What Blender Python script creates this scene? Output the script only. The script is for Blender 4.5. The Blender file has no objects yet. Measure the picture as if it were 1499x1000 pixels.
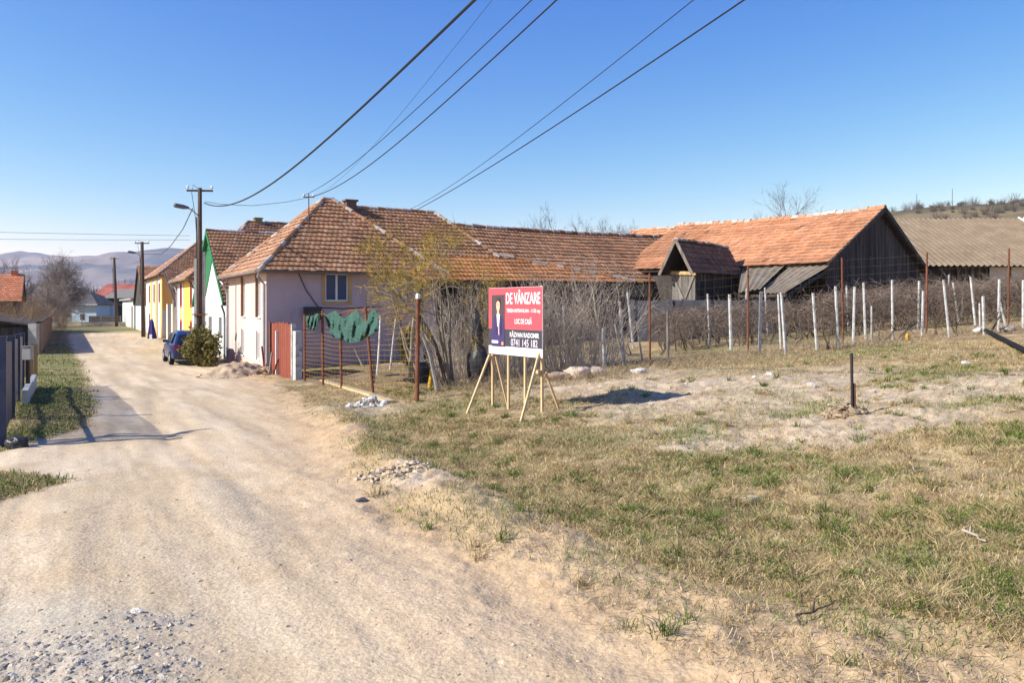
import bpy, math, numpy as np
from mathutils import Vector
RNG = np.random.default_rng(7)
F, CX, HY, CZ = 1166.0, 749.5, 448.0, 2.6          # focal length in photo pixels, centre column, horizon row, eye height
D2 = np.array([-.487, .873]); E2 = np.array([.873, .487])   # along the street, across it
scene = bpy.context.scene
COL = scene.collection

# ------------------------------------------------------------------ noise
TAB = np.random.default_rng(3).random((8, 256, 256))
def vn(x, y, k=0):
    x = np.asarray(x, float); y = np.asarray(y, float)
    xi = np.floor(x).astype(int); yi = np.floor(y).astype(int)
    fx = x-xi; fy = y-yi; fx = fx*fx*(3-2*fx); fy = fy*fy*(3-2*fy)
    T = TAB[k % 8]
    a = T[xi & 255, yi & 255]; b = T[(xi+1) & 255, yi & 255]; c = T[xi & 255, (yi+1) & 255]; d = T[(xi+1) & 255, (yi+1) & 255]
    return (a*(1-fx)+b*fx)*(1-fy)+(c*(1-fx)+d*fx)*fy
def fbm(x, y, k=0, o=4):
    s = 0; a = .5; t = 0
    for i in range(o):
        s = s+a*vn(x*2**i+i*17.3, y*2**i-i*9.1, k+i); t += a; a *= .5
    return s/t
def sstep(a, b, x):
    t = np.clip((x-a)/(b-a), 0, 1); return t*t*(3-2*t)

# ------------------------------------------------------------------ terrain
def edge_n(s): return np.interp(s, [-20, 0, 2.5, 5.8, 9.4, 14, 18.6, 25, 31, 60, 90], [2.9, 2.7, 2.6, 2.46, 2.8, 3.7, 4.4, 5.3, 5.9, 6.3, 6.4])
def edge_l(s): return np.interp(s, [-20, 0, 8, 10.2, 11.2, 12.4, 14, 16, 20, 24, 30, 40, 50, 60, 90], [-6, -5, -1.6, -.1, -.5, -1.1, -.75, .15, .48, .5, .55, .5, .3, .1, -.2])
def sn(x, y): return x*D2[0]+y*D2[1], x*E2[0]+y*E2[1]
def W(s, n): return s*D2[0]+n*E2[0], s*D2[1]+n*E2[1]
def base_z(x, y):
    x = np.asarray(x, float); y = np.asarray(y, float)
    s, n = sn(x, y)
    zs = np.interp(s, [-60, 0, 6, 14, 18, 28, 36, 400], [1.3, .92, .78, .5, .38, .15, 0, 0])
    zf = .74+.078*np.clip(x, -6, 40)
    far = sstep(70, 160, np.hypot(x, y))
    zf = zf*(1-far)
    e = edge_n(s)
    wd = np.interp(s, [5, 12, 22, 30], [2.2, 2.6, 3.0, 5.0])
    m = sstep(0, 1, (n-e)/wd)
    bank = .16*np.exp(-((n-e-.6)/.42)**2)*sstep(3, 7, s)*(1-sstep(14, 20, s))
    return zs*(1-m)+zf*m+bank
def ray(px, py, y): return np.array([(px-CX)/F*y, y, CZ-(py-HY)/F*y])
def G(px, py):
    ys = np.geomspace(2, 500, 4000); xs = (px-CX)/F*ys; zr = CZ-(py-HY)/F*ys
    i = np.argmax(zr <= base_z(xs, ys)); return np.array([xs[i], ys[i], float(base_z(xs[i], ys[i]))])
def gz(x, y): return float(base_z(x, y))
def PL(px, py, n=6.6):
    k = (px-CX)/F; y = n/(E2[0]*k+E2[1]); return np.array([k*y, y, CZ-(py-HY)/F*y])
def ell(x, y, lst, k=5):
    out = np.zeros(np.shape(x))
    for (px, py, rx, ry) in lst:
        c = G(px, py); h = max(.4, CZ-c[2]); wx = rx*c[1]/F; wy = ry*c[1]**2/(F*h)
        q = ((x-c[0]-(y-c[1])*c[0]/c[1])/wx)**2+((y-c[1])/wy)**2
        out = np.maximum(out, np.exp(-q*.9))
    return out
GREEN = [(165, 0, 0, 0)][:0]+[(530, 652, 45, 10), (640, 662, 30, 8), (860, 645, 60, 14), (690, 665, 28, 8), (1010, 632, 55, 10), (1000, 685, 50, 16), (980, 762, 55, 14), (1100, 745, 30, 10),
         (900, 775, 40, 8), (1180, 600, 40, 6), (1380, 545, 70, 8), (1290, 512, 60, 6), (1420, 590, 70, 6), (1480, 775, 50, 14), (1360, 800, 40, 12), (1150, 690, 60, 12), (1240, 795, 40, 12), (560, 625, 50, 8),
         (1450, 860, 40, 16), (650, 600, 50, 10), (1330, 830, 70, 18), (1480, 645, 50, 8), (1250, 700, 60, 10), (1100, 665, 40, 8)]
PALE = [(1130, 610, 150, 30), (1040, 650, 90, 16), (900, 560, 130, 14), (1350, 575, 190, 18), (1060, 565, 150, 16), (1180, 560, 130, 14), (1000, 590, 120, 14), (1300, 615, 130, 14), (620, 690, 60, 12), (540, 600, 60, 12), (1200, 640, 90, 14), (1450, 600, 80, 10), (930, 605, 60, 8)]
GRAV = [(120, 965, 150, 42), (215, 908, 60, 15), (180, 990, 90, 26), (30, 985, 80, 26)]
def masks(x, y):
    s, n = sn(x, y)
    e = edge_n(s); el = edge_l(s)
    wob = (fbm(x*.9, y*.9, 2, 4)-.5)*1.5
    road = sstep(-.25, .25, e-n+wob*.55)*sstep(-.25, .25, n-el+wob*.6)
    road = road*(1-sstep(86, 92, s+wob*2))
    street_end = sstep(86, 92, s)
    bank = sstep(-1.5, .2, n-e+wob*.5)*(1-sstep(.55, 1.25, (n-e+wob*.8)/np.interp(s, [2, 4, 7, 12], [1.55, 1.3, .75, .5])))*(1-sstep(28, 32, s))
    leftv = sstep(-.2, .3, el-n+wob*.5)*(n > -9)
    g = ell(x, y, GREEN)*(.1+1.9*fbm(x*2.2, y*2.2, 4, 3))*(1-bank)
    g = np.clip(g+sstep(.52, .72, fbm(x*.7+9, y*.7, 6, 4))*.22*(n > e)*(y < 40), 0, 1)
    lg = leftv*sstep(.36, .6, fbm(x*.55+3, y*.55, 1, 4)+.16-.30*np.exp(-((s-11.6)/1.5)**2))
    vine = sstep(19, 23, y-.3*x)*(n > 7)*(s < 33)
    g = np.maximum(np.maximum(g*(1-road), lg), vine*sstep(.4, .62, fbm(x*.8, y*.5, 3, 3))*.8)
    pale = ell(x, y, PALE)*(.45+1.25*fbm(x*1.2, y*1.2, 7, 4))*(1-road)
    grav = ell(x, y, GRAV)*(.3+1.1*fbm(x*2.2, y*2.2, 1, 4))
    return road, bank, np.clip(g, 0, 1), np.clip(pale, 0, 1), np.clip(grav, 0, 1), street_end
def detail_z(x, y):
    s, n = sn(x, y)
    road, bank, g, pale, grav, _ = masks(x, y)
    near = 1-sstep(25, 60, np.hypot(x, y))
    field = (1-road)
    z = (fbm(s*.25, n*1.7, 1, 4)-.5)*.075*road                      # ruts along the street
    z -= road*.022*np.exp(-((n-1.6-.25*np.sin(s*.35))/.16)**2)*sstep(4, 8, s)*(1-sstep(20, 26, s))*(fbm(s*1.2, n*2, 5, 2)+.3)
    z = z+(fbm(x*3, y*3, 2, 4)-.5)*(.014+.03*bank+.045*field+.05*pale)
    z = z+(fbm(x*11, y*11, 4, 3)-.5)*(.006+.016*bank+.022*field+.05*pale+.035*grav)
    z = z+(fbm(x*.8, y*.8, 6, 3)-.5)*.14*field
    return z*near
def terr(x, y): return base_z(x, y)+detail_z(np.asarray(x, float), np.asarray(y, float))

# ------------------------------------------------------------------ objects
def tag(o, label=None, cat=None, group=None, kind=None):
    if label: o['label'] = label
    if cat: o['category'] = cat
    if group: o['group'] = group
    if kind: o['kind'] = kind
    return o
def thing(name, label, cat, loc, group=None):
    o = bpy.data.objects.new(name, None); COL.objects.link(o); o.location = Vector([float(v) for v in loc]); o.empty_display_size = .2
    return tag(o, label, cat, group)
def root_of(o):
    while o.parent: o = o.parent
    return o
class MB:
    def __init__(s): s.V = []; s.Fq = []; s.C = []; s.n = 0
    def add(s, V, faces, col=(1, 1, 1)):
        V = np.asarray(V, float).reshape(-1, 3); s.V.append(V)
        c = np.asarray(col, float)
        s.C.append(np.broadcast_to(c, V.shape) if c.ndim == 1 else c)
        if isinstance(faces, np.ndarray): s.Fq.append(faces+s.n)
        else:
            by = {}
            for f in faces: by.setdefault(len(f), []).append(f)
            for k, fl in by.items(): s.Fq.append(np.array(fl)+s.n)
        s.n += len(V); return s
    def obox(s, o, a, b, c, col=(1, 1, 1)):
        o, a, b, c = [np.asarray(v, float) for v in (o, a, b, c)]
        if np.dot(np.cross(a, b), c) < 0: a, b = b, a
        V = [o, o+a, o+a+b, o+b, o+c, o+a+c, o+a+b+c, o+b+c]
        return s.add(V, [(0, 3, 2, 1), (4, 5, 6, 7), (0, 1, 5, 4), (1, 2, 6, 5), (2, 3, 7, 6), (3, 0, 4, 7)], col)
    def box(s, x0, x1, y0, y1, z0, z1, col=(1, 1, 1)): return s.obox((x0, y0, z0), (x1-x0, 0, 0), (0, y1-y0, 0), (0, 0, z1-z0), col)
    def sbox(s, s0, s1, n0, n1, z0, z1, col=(1, 1, 1)):
        p = W(s0, n0); return s.obox((*p, z0), (*(D2*(s1-s0)), 0), (*(E2*(n1-n0)), 0), (0, 0, z1-z0), col)
    def bar(s, p, q, w, h=None, col=(1, 1, 1), up=(0, 0, 1)):
        h = h or w; p = np.asarray(p, float); q = np.asarray(q, float); t = q-p; t = t/np.linalg.norm(t)
        u = np.asarray(up, float)
        if abs(np.dot(u, t)) > .95: u = np.array([.83, .56, 0.])
        a = np.cross(t, u); a /= np.linalg.norm(a); b = np.cross(a, t)
        return s.obox(p-a*w/2-b*h/2, a*w, b*h, q-p, col)
    def tubes(s, P, R, k=3, col=(1, 1, 1), cap=True):
        P = np.asarray(P, float); R = np.asarray(R, float)
        if P.ndim == 2: P = P[None]; R = np.broadcast_to(R, P.shape[:2]) if R.ndim < 2 else R
        N, K, _ = P.shape; R = np.broadcast_to(R, (N, K))
        T = np.gradient(P, axis=1); T /= np.linalg.norm(T, axis=2, keepdims=True)+1e-9
        ref = np.where(np.abs(T[..., 2:3]) > .9, np.array([1., .2, 0]), np.array([0, 0, 1.]))
        A = np.cross(T, ref); A /= np.linalg.norm(A, axis=2, keepdims=True)+1e-9; B = np.cross(T, A)
        ang = np.arange(k)*2*np.pi/k
        V = P[:, :, None]+R[:, :, None, None]*(A[:, :, None]*np.cos(ang)[:, None]+B[:, :, None]*np.sin(ang)[:, None])
        idx = np.arange(N*K*k).reshape(N, K, k)
        a = idx[:, :-1]; b = idx[:, 1:]
        Fc = np.stack([a, b, np.roll(b, -1, 2), np.roll(a, -1, 2)], -1).reshape(-1, 4)
        c = np.asarray(col, float)
        if c.ndim == 2: c = np.repeat(c, K*k, 0)
        s.add(V.reshape(-1, 3), Fc, c)
        if cap and k > 3:
            off = s.n-N*K*k
            s.Fq.append(idx[:, 0].reshape(N, k)+off); s.Fq.append(idx[:, -1, ::-1].reshape(N, k)+off)
        return s
    def prism(s, poly, off, col=(1, 1, 1)):
        P = np.asarray(poly, float); n = len(P); off = np.asarray(off, float)
        nr = np.cross(P[1]-P[0], P[2]-P[0])
        if np.dot(nr, off) < 0: P = P[::-1]
        V = np.vstack([P, P+off])
        f = [tuple(range(n-1, -1, -1)), tuple(range(n, 2*n))]+[(i, (i+1) % n, n+(i+1) % n, n+i) for i in range(n)]
        return s.add(V, f, col)
    def lathe(s, c, prof, k=16, axis=(0, 0, 1), col=(1, 1, 1)):
        c = np.asarray(c, float); ax = np.asarray(axis, float); ax /= np.linalg.norm(ax)
        u = np.cross(ax, (0, 0, 1.) if abs(ax[2]) < .9 else (1., 0, 0)); u /= np.linalg.norm(u); v = np.cross(ax, u)
        an = np.arange(k)*2*np.pi/k; V = []
        for r, h in prof: V.append(c+ax*h+r*(np.cos(an)[:, None]*u+np.sin(an)[:, None]*v))
        V = np.vstack(V); m = len(prof); f = []
        for i in range(m-1):
            for j in range(k): f.append((i*k+j, i*k+(j+1) % k, (i+1)*k+(j+1) % k, (i+1)*k+j))
        f.append(tuple(range(k-1, -1, -1))); f.append(tuple(range((m-1)*k, m*k)))
        return s.add(V, f, col)
    def build(s, name, m, parent=None, label=None, cat=None, group=None, kind=None, smooth=False):
        V = np.vstack(s.V); C = np.vstack(s.C)
        if parent is not None: off = np.array(root_of(parent).location)
        elif kind in ('structure', 'stuff'): off = np.zeros(3)
        else:
            lo = V.min(0); hi = V.max(0); off = np.array([(lo[0]+hi[0])/2, (lo[1]+hi[1])/2, lo[2]])
        me = bpy.data.meshes.new(name)
        me.vertices.add(len(V)); me.vertices.foreach_set('co', (V-off).astype(np.float32).ravel())
        tot = np.concatenate([np.full(len(f), f.shape[1]) for f in s.Fq]); li = np.concatenate([f.ravel() for f in s.Fq])
        me.loops.add(len(li)); me.loops.foreach_set('vertex_index', li.astype(np.int32))
        me.polygons.add(len(tot)); st = np.concatenate([[0], np.cumsum(tot)[:-1]])
        me.polygons.foreach_set('loop_start', st.astype(np.int32)); me.polygons.foreach_set('loop_total', tot.astype(np.int32))
        me.polygons.foreach_set('use_smooth', np.full(len(tot), bool(smooth)))
        at = me.color_attributes.new('Col', 'FLOAT_COLOR', 'POINT')
        at.data.foreach_set('color', np.hstack([C, np.ones((len(C), 1))]).astype(np.float32).ravel())
        me.update(calc_edges=True); me.validate()
        o = bpy.data.objects.new(name, me); COL.objects.link(o); me.materials.append(m)
        if parent is not None: o.parent = parent
        else: o.location = off
        return tag(o, label, cat, group, kind)

# ------------------------------------------------------------------ materials
def new_mat(name):
    m = bpy.data.materials.new(name); m.use_nodes = True; nt = m.node_tree
    return m, nt, nt.nodes['Principled BSDF'], nt.links
def mat(name, col=(1, 1, 1), col2=None, scale=4.0, rough=.85, bump=.25, bscale=None, metal=0., attr=False, stretch=(1, 1, 1), spec=.3, detail=6, lo=.35, hi=.65, dirt=None, mud=None):
    """albedo = (Col attribute) * noise mix between two colours; noise bump"""
    m, nt, p, L = new_mat(name); N = nt.nodes
    tc = N.new('ShaderNodeTexCoord'); mp = N.new('ShaderNodeMapping'); mp.inputs['Scale'].default_value = stretch
    L.new(tc.outputs['Object'], mp.inputs['Vector'])
    nz = N.new('ShaderNodeTexNoise'); nz.inputs['Scale'].default_value = scale; nz.inputs['Detail'].default_value = detail; nz.inputs['Roughness'].default_value = .65
    L.new(mp.outputs['Vector'], nz.inputs['Vector'])
    rp = N.new('ShaderNodeValToRGB'); L.new(nz.outputs['Fac'], rp.inputs['Fac'])
    rp.color_ramp.elements[0].position = lo; rp.color_ramp.elements[1].position = hi
    rp.color_ramp.elements[0].color = (*col, 1); rp.color_ramp.elements[1].color = (*(col2 or col), 1)
    out = rp.outputs['Color']
    if attr:
        at = N.new('ShaderNodeAttribute'); at.attribute_name = 'Col'
        mx = N.new('ShaderNodeMix'); mx.data_type = 'RGBA'; mx.blend_type = 'MULTIPLY'; mx.inputs['Factor'].default_value = 1
        L.new(at.outputs['Color'], mx.inputs['A']); L.new(out, mx.inputs['B']); out = mx.outputs['Result']
    if dirt:      # (colour, scale, threshold): blotches of another tone
        n2 = N.new('ShaderNodeTexNoise'); n2.inputs['Scale'].default_value = dirt[1]; n2.inputs['Detail'].default_value = 8; n2.inputs['Roughness'].default_value = .7
        L.new(tc.outputs['Object'], n2.inputs['Vector'])
        r2 = N.new('ShaderNodeValToRGB'); r2.color_ramp.elements[0].position = dirt[2]; r2.color_ramp.elements[1].position = dirt[2]+.14
        L.new(n2.outputs['Fac'], r2.inputs['Fac'])
        mx = N.new('ShaderNodeMix'); mx.data_type = 'RGBA'; L.new(r2.outputs['Color'], mx.inputs['Factor'])
        L.new(out, mx.inputs['A']); mx.inputs['B'].default_value = (*dirt[0], 1); out = mx.outputs['Result']
    if mud:       # (colour, height): splashed mud with a ragged upper edge
        sx = N.new('ShaderNodeSeparateXYZ'); L.new(tc.outputs['Object'], sx.inputs[0]); n3 = N.new('ShaderNodeTexNoise'); n3.inputs['Scale'].default_value = 2.2; n3.inputs['Detail'].default_value = 8; L.new(tc.outputs['Object'], n3.inputs['Vector'])
        a_ = N.new('ShaderNodeMath'); a_.operation = 'MULTIPLY_ADD'; a_.inputs[1].default_value = 2.4*mud[1]; L.new(n3.outputs['Fac'], a_.inputs[0]); a_.inputs[2].default_value = -.35*mud[1]
        b_ = N.new('ShaderNodeMath'); b_.operation = 'SUBTRACT'; L.new(a_.outputs[0], b_.inputs[0]); L.new(sx.outputs['Z'], b_.inputs[1]); c_ = N.new('ShaderNodeMath'); c_.operation = 'MULTIPLY'; c_.use_clamp = True; c_.inputs[1].default_value = 2.0/mud[1]*.5; L.new(b_.outputs[0], c_.inputs[0])
        d_ = N.new('ShaderNodeMath'); d_.operation = 'MULTIPLY'; d_.inputs[1].default_value = .75; L.new(c_.outputs[0], d_.inputs[0])
        mx = N.new('ShaderNodeMix'); mx.data_type = 'RGBA'; L.new(d_.outputs[0], mx.inputs['Factor']); L.new(out, mx.inputs['A']); mx.inputs['B'].default_value = (*mud[0], 1); out = mx.outputs['Result']
    L.new(out, p.inputs['Base Color'])
    p.inputs['Roughness'].default_value = rough; p.inputs['Metallic'].default_value = metal
    p.inputs['Specular IOR Level'].default_value = spec
    if bump:
        b = N.new('ShaderNodeBump'); b.inputs['Strength'].default_value = bump; b.inputs['Distance'].default_value = .03
        nb = N.new('ShaderNodeTexNoise'); nb.inputs['Scale'].default_value = bscale or scale*4; nb.inputs['Detail'].default_value = 5
        L.new(mp.outputs['Vector'], nb.inputs['Vector']); L.new(nb.outputs['Fac'], b.inputs['Height']); L.new(b.outputs['Normal'], p.inputs['Normal'])
    return m
def leaf_mat(name, tr=.3):
    m, nt, p, L = new_mat(name); N = nt.nodes
    at = N.new('ShaderNodeAttribute'); at.attribute_name = 'Col'
    L.new(at.outputs['Color'], p.inputs['Base Color']); p.inputs['Roughness'].default_value = .8; p.inputs['Specular IOR Level'].default_value = .15
    t = N.new('ShaderNodeBsdfTranslucent'); L.new(at.outputs['Color'], t.inputs['Color'])
    mx = N.new('ShaderNodeMixShader'); mx.inputs[0].default_value = tr
    L.new(p.outputs[0], mx.inputs[1]); L.new(t.outputs[0], mx.inputs[2]); L.new(mx.outputs[0], N['Material Output'].inputs['Surface'])
    return m
def glass_mat(name, col, ro=.06, sp=.8):
    m, nt, p, L = new_mat(name); p.inputs['Base Color'].default_value = (*col, 1); p.inputs['Roughness'].default_value = ro; p.inputs['Specular IOR Level'].default_value = sp
    return m
M = dict(
    tile=mat('roof_tile', (.72, .72, .72), (1.15, 1.1, 1.05), 9, attr=True, bump=.5, bscale=30, dirt=((.10, .065, .045), 1.6, .66)),
    tile_clean=mat('orange_tile', (.8, .8, .8), (1.15, 1.12, 1.1), 7, attr=True, bump=.4, bscale=30),
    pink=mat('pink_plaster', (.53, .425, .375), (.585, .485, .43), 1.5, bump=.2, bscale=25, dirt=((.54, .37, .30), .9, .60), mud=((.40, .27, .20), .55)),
    lilac=mat('shade_lilac_plaster', (.43, .325, .34), (.49, .38, .39), 1.2, bump=.25, bscale=20, dirt=((.36, .27, .28), .9, .56), mud=((.28, .22, .18), .6)),  # shaded version of the pink plaster: the shade is put into its colour
    white=mat('white_plaster', (.51, .535, .52), (.58, .60, .58), 2, bump=.15, bscale=22, dirt=((.52, .48, .42), 1.1, .60), mud=((.42, .34, .25), .5)),
    cream=mat('cream_plaster', (.66, .60, .50), (.74, .69, .60), 1.6, bump=.15, bscale=22),
    yellow=mat('yellow_plaster', (.78, .52, .08), (.82, .57, .12), 1.6, bump=.15),
    orange=mat('orange_plaster', (.70, .36, .10), (.76, .42, .14), 1.6, bump=.15),
    blue=mat('pale_blue_plaster', (.42, .55, .66), (.50, .62, .70), 1.6, bump=.15),
    dark_wood=mat('dark_weathered_wood', (.024, .020, .018), (.085, .07, .058), 6, stretch=(1, 1, .12), attr=True, bump=.5),
    grey_wood=mat('grey_weathered_wood', (.16, .14, .12), (.34, .31, .27), 7, stretch=(1, 1, .15), attr=True, bump=.4),
    new_wood=mat('fresh_timber', (.50, .34, .17), (.62, .45, .25), 8, stretch=(1, 1, .2), bump=.2),
    red_wood=mat('red_brown_painted_wood', (.17, .038, .02), (.24, .062, .035), 8, stretch=(1, 1, .15), attr=True, bump=.3, rough=.7),
    soffit=mat('green_paint', (.010, .13, .045), (.014, .17, .06), 5, stretch=(1, 1, 1), rough=.6, bump=.1),
    asbestos=mat('lichen_cement_sheet', (.165, .122, .078), (.225, .172, .115), 1.1, bump=.3, bscale=25, dirt=((.145, .11, .065), 1.4, .54)),
    concrete=mat('grey_concrete', (.28, .27, .255), (.40, .385, .36), 3, bump=.3, bscale=30),
    whitepost=mat('whitewashed_concrete', (.36, .36, .345), (.58, .575, .555), 5, bump=.35, bscale=24, dirt=((.22, .20, .155), 4.5, .51)),
    rust=mat('rusty_steel', (.12, .042, .022), (.22, .08, .04), 7, rough=.8, bump=.3, bscale=40),
    wire=mat('dark_cable', (.02, .02, .022), bump=0, rough=.5),
    steelwire=mat('rusty_wire', (.20, .13, .07), (.30, .22, .10), 3, bump=0, rough=.6),
    yellowwire=mat('yellow_wire', (.45, .27, .03), (.34, .18, .03), 4, bump=0, rough=.6),
    pole=mat('tarred_pole_wood', (.045, .03, .022), (.10, .065, .045), 9, stretch=(1, 1, .1), bump=.5),
    zinc=mat('zinc_gutter', (.30, .31, .33), (.42, .43, .45), 3, rough=.45, metal=.5, bump=.05),
    darkzinc=mat('dark_gutter', (.10, .11, .14), (.14, .15, .18), 3, rough=.5, bump=.05),
    glass=glass_mat('window_glass', (.015, .045, .12), .18, .3),
    darkglass=glass_mat('dark_glass', (.02, .022, .025)),
    frame_w=mat('white_frame_paint', (.66, .65, .62), (.74, .73, .7), 6, bump=.05, rough=.5),
    frame_b=mat('ochre_window_trim', (.40, .25, .10), (.48, .31, .14), 6, bump=.1, rough=.6),
    shutter=mat('brown_shutter', (.22, .10, .06), (.28, .14, .08), 8, bump=.1),
    net=mat('green_shade_net', (.028, .085, .065), (.05, .13, .10), 5, bump=.4, bscale=60, rough=.8),
    bark=mat('grey_bark', (.75, .75, .75), (1.2, 1.15, 1.1), 12, attr=True, bump=.5, bscale=40),
    leaf=leaf_mat('leaves'), grass=leaf_mat('grass_blade', .25),
    stone=mat('stone', (.8, .8, .8), (1.15, 1.15, 1.15), 20, attr=True, bump=.4, bscale=60),
    bluepaint=mat('dark_blue_fence_paint', (.035, .045, .085), (.06, .072, .12), 6, bump=.1, rough=.45),
    carpaint=mat('blue_car_paint', (.008, .022, .085), (.01, .026, .10), 2, bump=0, rough=.22, spec=.6),
    rubber=mat('black_rubber', (.012, .012, .013), (.02, .02, .022), 9, bump=.2, spec=.1),
    plastic=mat('black_plastic', (.02, .02, .022), (.035, .035, .04), 5, bump=.2, rough=.4),
    alloy=mat('wheel_alloy', (.45, .45, .46), bump=0, rough=.35, metal=.7),
    red_lamp=glass_mat('red_lens', (.45, .012, .012)),
    brownwall=mat('brown_boarding', (.20, .13, .095), (.27, .18, .13), 4, stretch=(1, 1, .2), attr=True, bump=.4),
    attr=mat('painted', (.92, .92, .92), (1.05, 1.05, 1.05), 5, attr=True, bump=.1, rough=.6),
    cloth=mat('canvas', (.9, .9, .9), (1.08, 1.06, 1.04), 6, attr=True, bump=.4, bscale=30),
)
_n = M['net'].node_tree; _p = _n.nodes['Principled BSDF']; _t = _n.nodes.new('ShaderNodeBsdfTransparent'); _m = _n.nodes.new('ShaderNodeMixShader'); _m.inputs[0].default_value = .20     # open weave lets some light through
_n.links.new(_p.outputs[0], _m.inputs[1]); _n.links.new(_t.outputs[0], _m.inputs[2]); _n.links.new(_m.outputs[0], _n.nodes['Material Output'].inputs['Surface'])
# ------------------------------------------------------------------ sign inks: flat printed colours
def ink(name, c):
    return mat(name, c, tuple(v*1.04 for v in c), 6, bump=0, rough=.5)
# ================================================================== roofs
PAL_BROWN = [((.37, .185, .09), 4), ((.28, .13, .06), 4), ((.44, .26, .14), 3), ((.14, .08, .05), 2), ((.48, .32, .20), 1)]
PAL_SUNLIT = [((.42, .24, .14), 4), ((.36, .18, .10), 3), ((.50, .32, .21), 4), ((.25, .12, .07), 1)]  # paler tiles with sunlight put into their colour, mainly for street slopes
PAL_OLD = [((.25, .13, .075), 4), ((.19, .09, .055), 4), ((.31, .18, .11), 3), ((.13, .07, .045), 2), ((.33, .22, .14), 1)]
PAL_ORANGE = [((.62, .22, .095), 5), ((.55, .18, .075), 3), ((.66, .30, .16), 3), ((.45, .15, .07), 1)]
PAL_LICHEN = [((.43, .18, .06), 4), ((.36, .14, .05), 3), ((.47, .23, .08), 3), ((.24, .11, .05), 1)]
PAL_BARN = [((.47, .22, .11), 5), ((.42, .18, .085), 3), ((.52, .29, .17), 4), ((.34, .155, .08), 2), ((.48, .19, .06), 1)]
PAL_FAR = [((.36, .15, .09), 4), ((.30, .12, .075), 3)]
def pick(pal, n, rng):
    c = np.array([p[0] for p in pal]); w = np.array([p[1] for p in pal], float); w /= w.sum()
    m_ = (c*w[:, None]).sum(0); return (m_+.34*(c[rng.choice(len(c), n, p=w)]-m_))*(.88+.24*rng.random((n, 1)))
def tile_plane(mb, pts, pal, tw=.19, th=.31, rng=RNG, deck=(.06, .045, .035), lift=.055, sag=0.):
    """courses of single tiles on a planar polygon: first two points are the eave"""
    P = [np.asarray(p, float) for p in pts]
    U = P[1]-P[0]; Lu = np.linalg.norm(U); U /= Lu
    Nn = np.cross(U, P[2]-P[1]); Nn /= np.linalg.norm(Nn)
    if Nn[2] < 0: Nn = -Nn
    Vd = np.cross(Nn, U)
    if np.dot(Vd, P[2]-P[1]) < 0: Vd = -Vd
    uv = np.array([[np.dot(p-P[0], U), np.dot(p-P[0], Vd)] for p in P])
    mb.prism([p-Nn*(.005+sag*1.15) for p in P], -Nn*.06, deck)
    vmax = uv[:, 1].max(); rows = max(1, int(round(vmax/th))); th = vmax/rows
    for r in range(rows):
        v0 = r*th; v1 = v0+th; vm = v0+.45*th; xs = []
        for i in range(len(uv)):
            a, b = uv[i], uv[(i+1) % len(uv)]
            if (a[1]-vm)*(b[1]-vm) < 0: xs.append(a[0]+(b[0]-a[0])*(vm-a[1])/(b[1]-a[1]))
        if len(xs) < 2: continue
        u0, u1 = min(xs), max(xs); n = max(1, int(round((u1-u0)/tw))); k = np.linspace(u0, u1, n+1)
        if n > 2: k[1:-1] += (.5*(r % 2)-.25)*tw
        l, rr = k[:-1], k[1:]-.012
        h0 = lift+rng.normal(0, .006, n)+(rng.random(n) < .03)*.02; j = rng.normal(0, .012, n)+rng.normal(0, .008)
        sg = -sag*np.sin(np.pi*np.clip((l+rr)/2/Lu, 0, 1))*(.3+.7*vm/vmax)+.03*(vn((l+rr)*.35+3, np.full(n, vm)*.5+P[0][1], 6)-.5)
        def pt(u, v, h): return P[0]+np.outer(u, U)+np.outer(v, Vd)+np.outer(h+sg, Nn)
        va = np.full(n, v0-.05)+j; vb = np.full(n, v1+.02)
        A = pt(l, va, h0); B = pt(rr, va, h0); C = pt(rr, vb, h0*0+.004); D = pt(l, vb, h0*0+.004); A2 = pt(l, va, h0-.03); B2 = pt(rr, va, h0-.03)
        mid = (l+rr)/2; um = h0+.012      # a raised middle rib so each tile has a curved back
        E = pt(mid, va, um); Ff = pt(mid, vb, h0*0+.008)
        V = np.stack([A, E, B, C, Ff, D, A2, B2], 1).reshape(-1, 3); b = np.arange(n)[:, None]*8
        mb.add(V, np.vstack([b+np.array([[0, 1, 4, 5]]), b+np.array([[1, 2, 3, 4]])]), (0, 0, 0)); mb.Fq.append(np.vstack([b+np.array([[6, 7, 2, 0]])])+mb.n-len(V))
        mb.Fq.append(b+np.array([[0, 2, 1]])+mb.n-len(V))
        c = pick(pal, n, rng)*(.9+.2*rng.random())
        big = (.78+.3*vn(P[0][0]+mid*.7, P[0][1]+np.full(n, vm)*.5, 2)+.16*vn(mid*2.3+7, np.full(n, vm)*.35, 4))*(1-.45*(rng.random(n) < .012)); mb.C[-1] = np.repeat(c*big[:, None], 8, 0)
def ridge(mb, p, q, pal, rng=RNG, r=.12, seg=.38, lime=(.46, .40, .34), sag=0.):
    p = np.asarray(p, float); q = np.asarray(q, float); L = np.linalg.norm(q-p); n = max(1, int(L/seg)); t = (q-p)/L
    a = np.cross(t, (0, 0, 1.)); a /= np.linalg.norm(a); b = np.cross(a, t); an = np.linspace(-.15, np.pi+.15, 6)
    c = pick(pal, n, rng)
    for i in range(n):
        s0 = L*i/n-.03; s1 = L*(i+1)/n; dz = rng.normal(0, .012); ring = []
        for s, rr in ((s0, r*1.12), (s1, r*.92)): ring.append(p+t*s+(np.cos(an)[:, None]*a+np.sin(an)[:, None]*b)*rr+(0, 0, dz-.03-sag*math.sin(math.pi*min(1, max(0, s/L)))))
        V = np.vstack(ring); f = [(k, k+1, k+7, k+6) for k in range(5)]+[tuple(range(6))[::-1]]
        mb.add(V, f, c[i] if rng.random() > .5 else np.array(lime)*(.7+.4*rng.random()))
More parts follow.
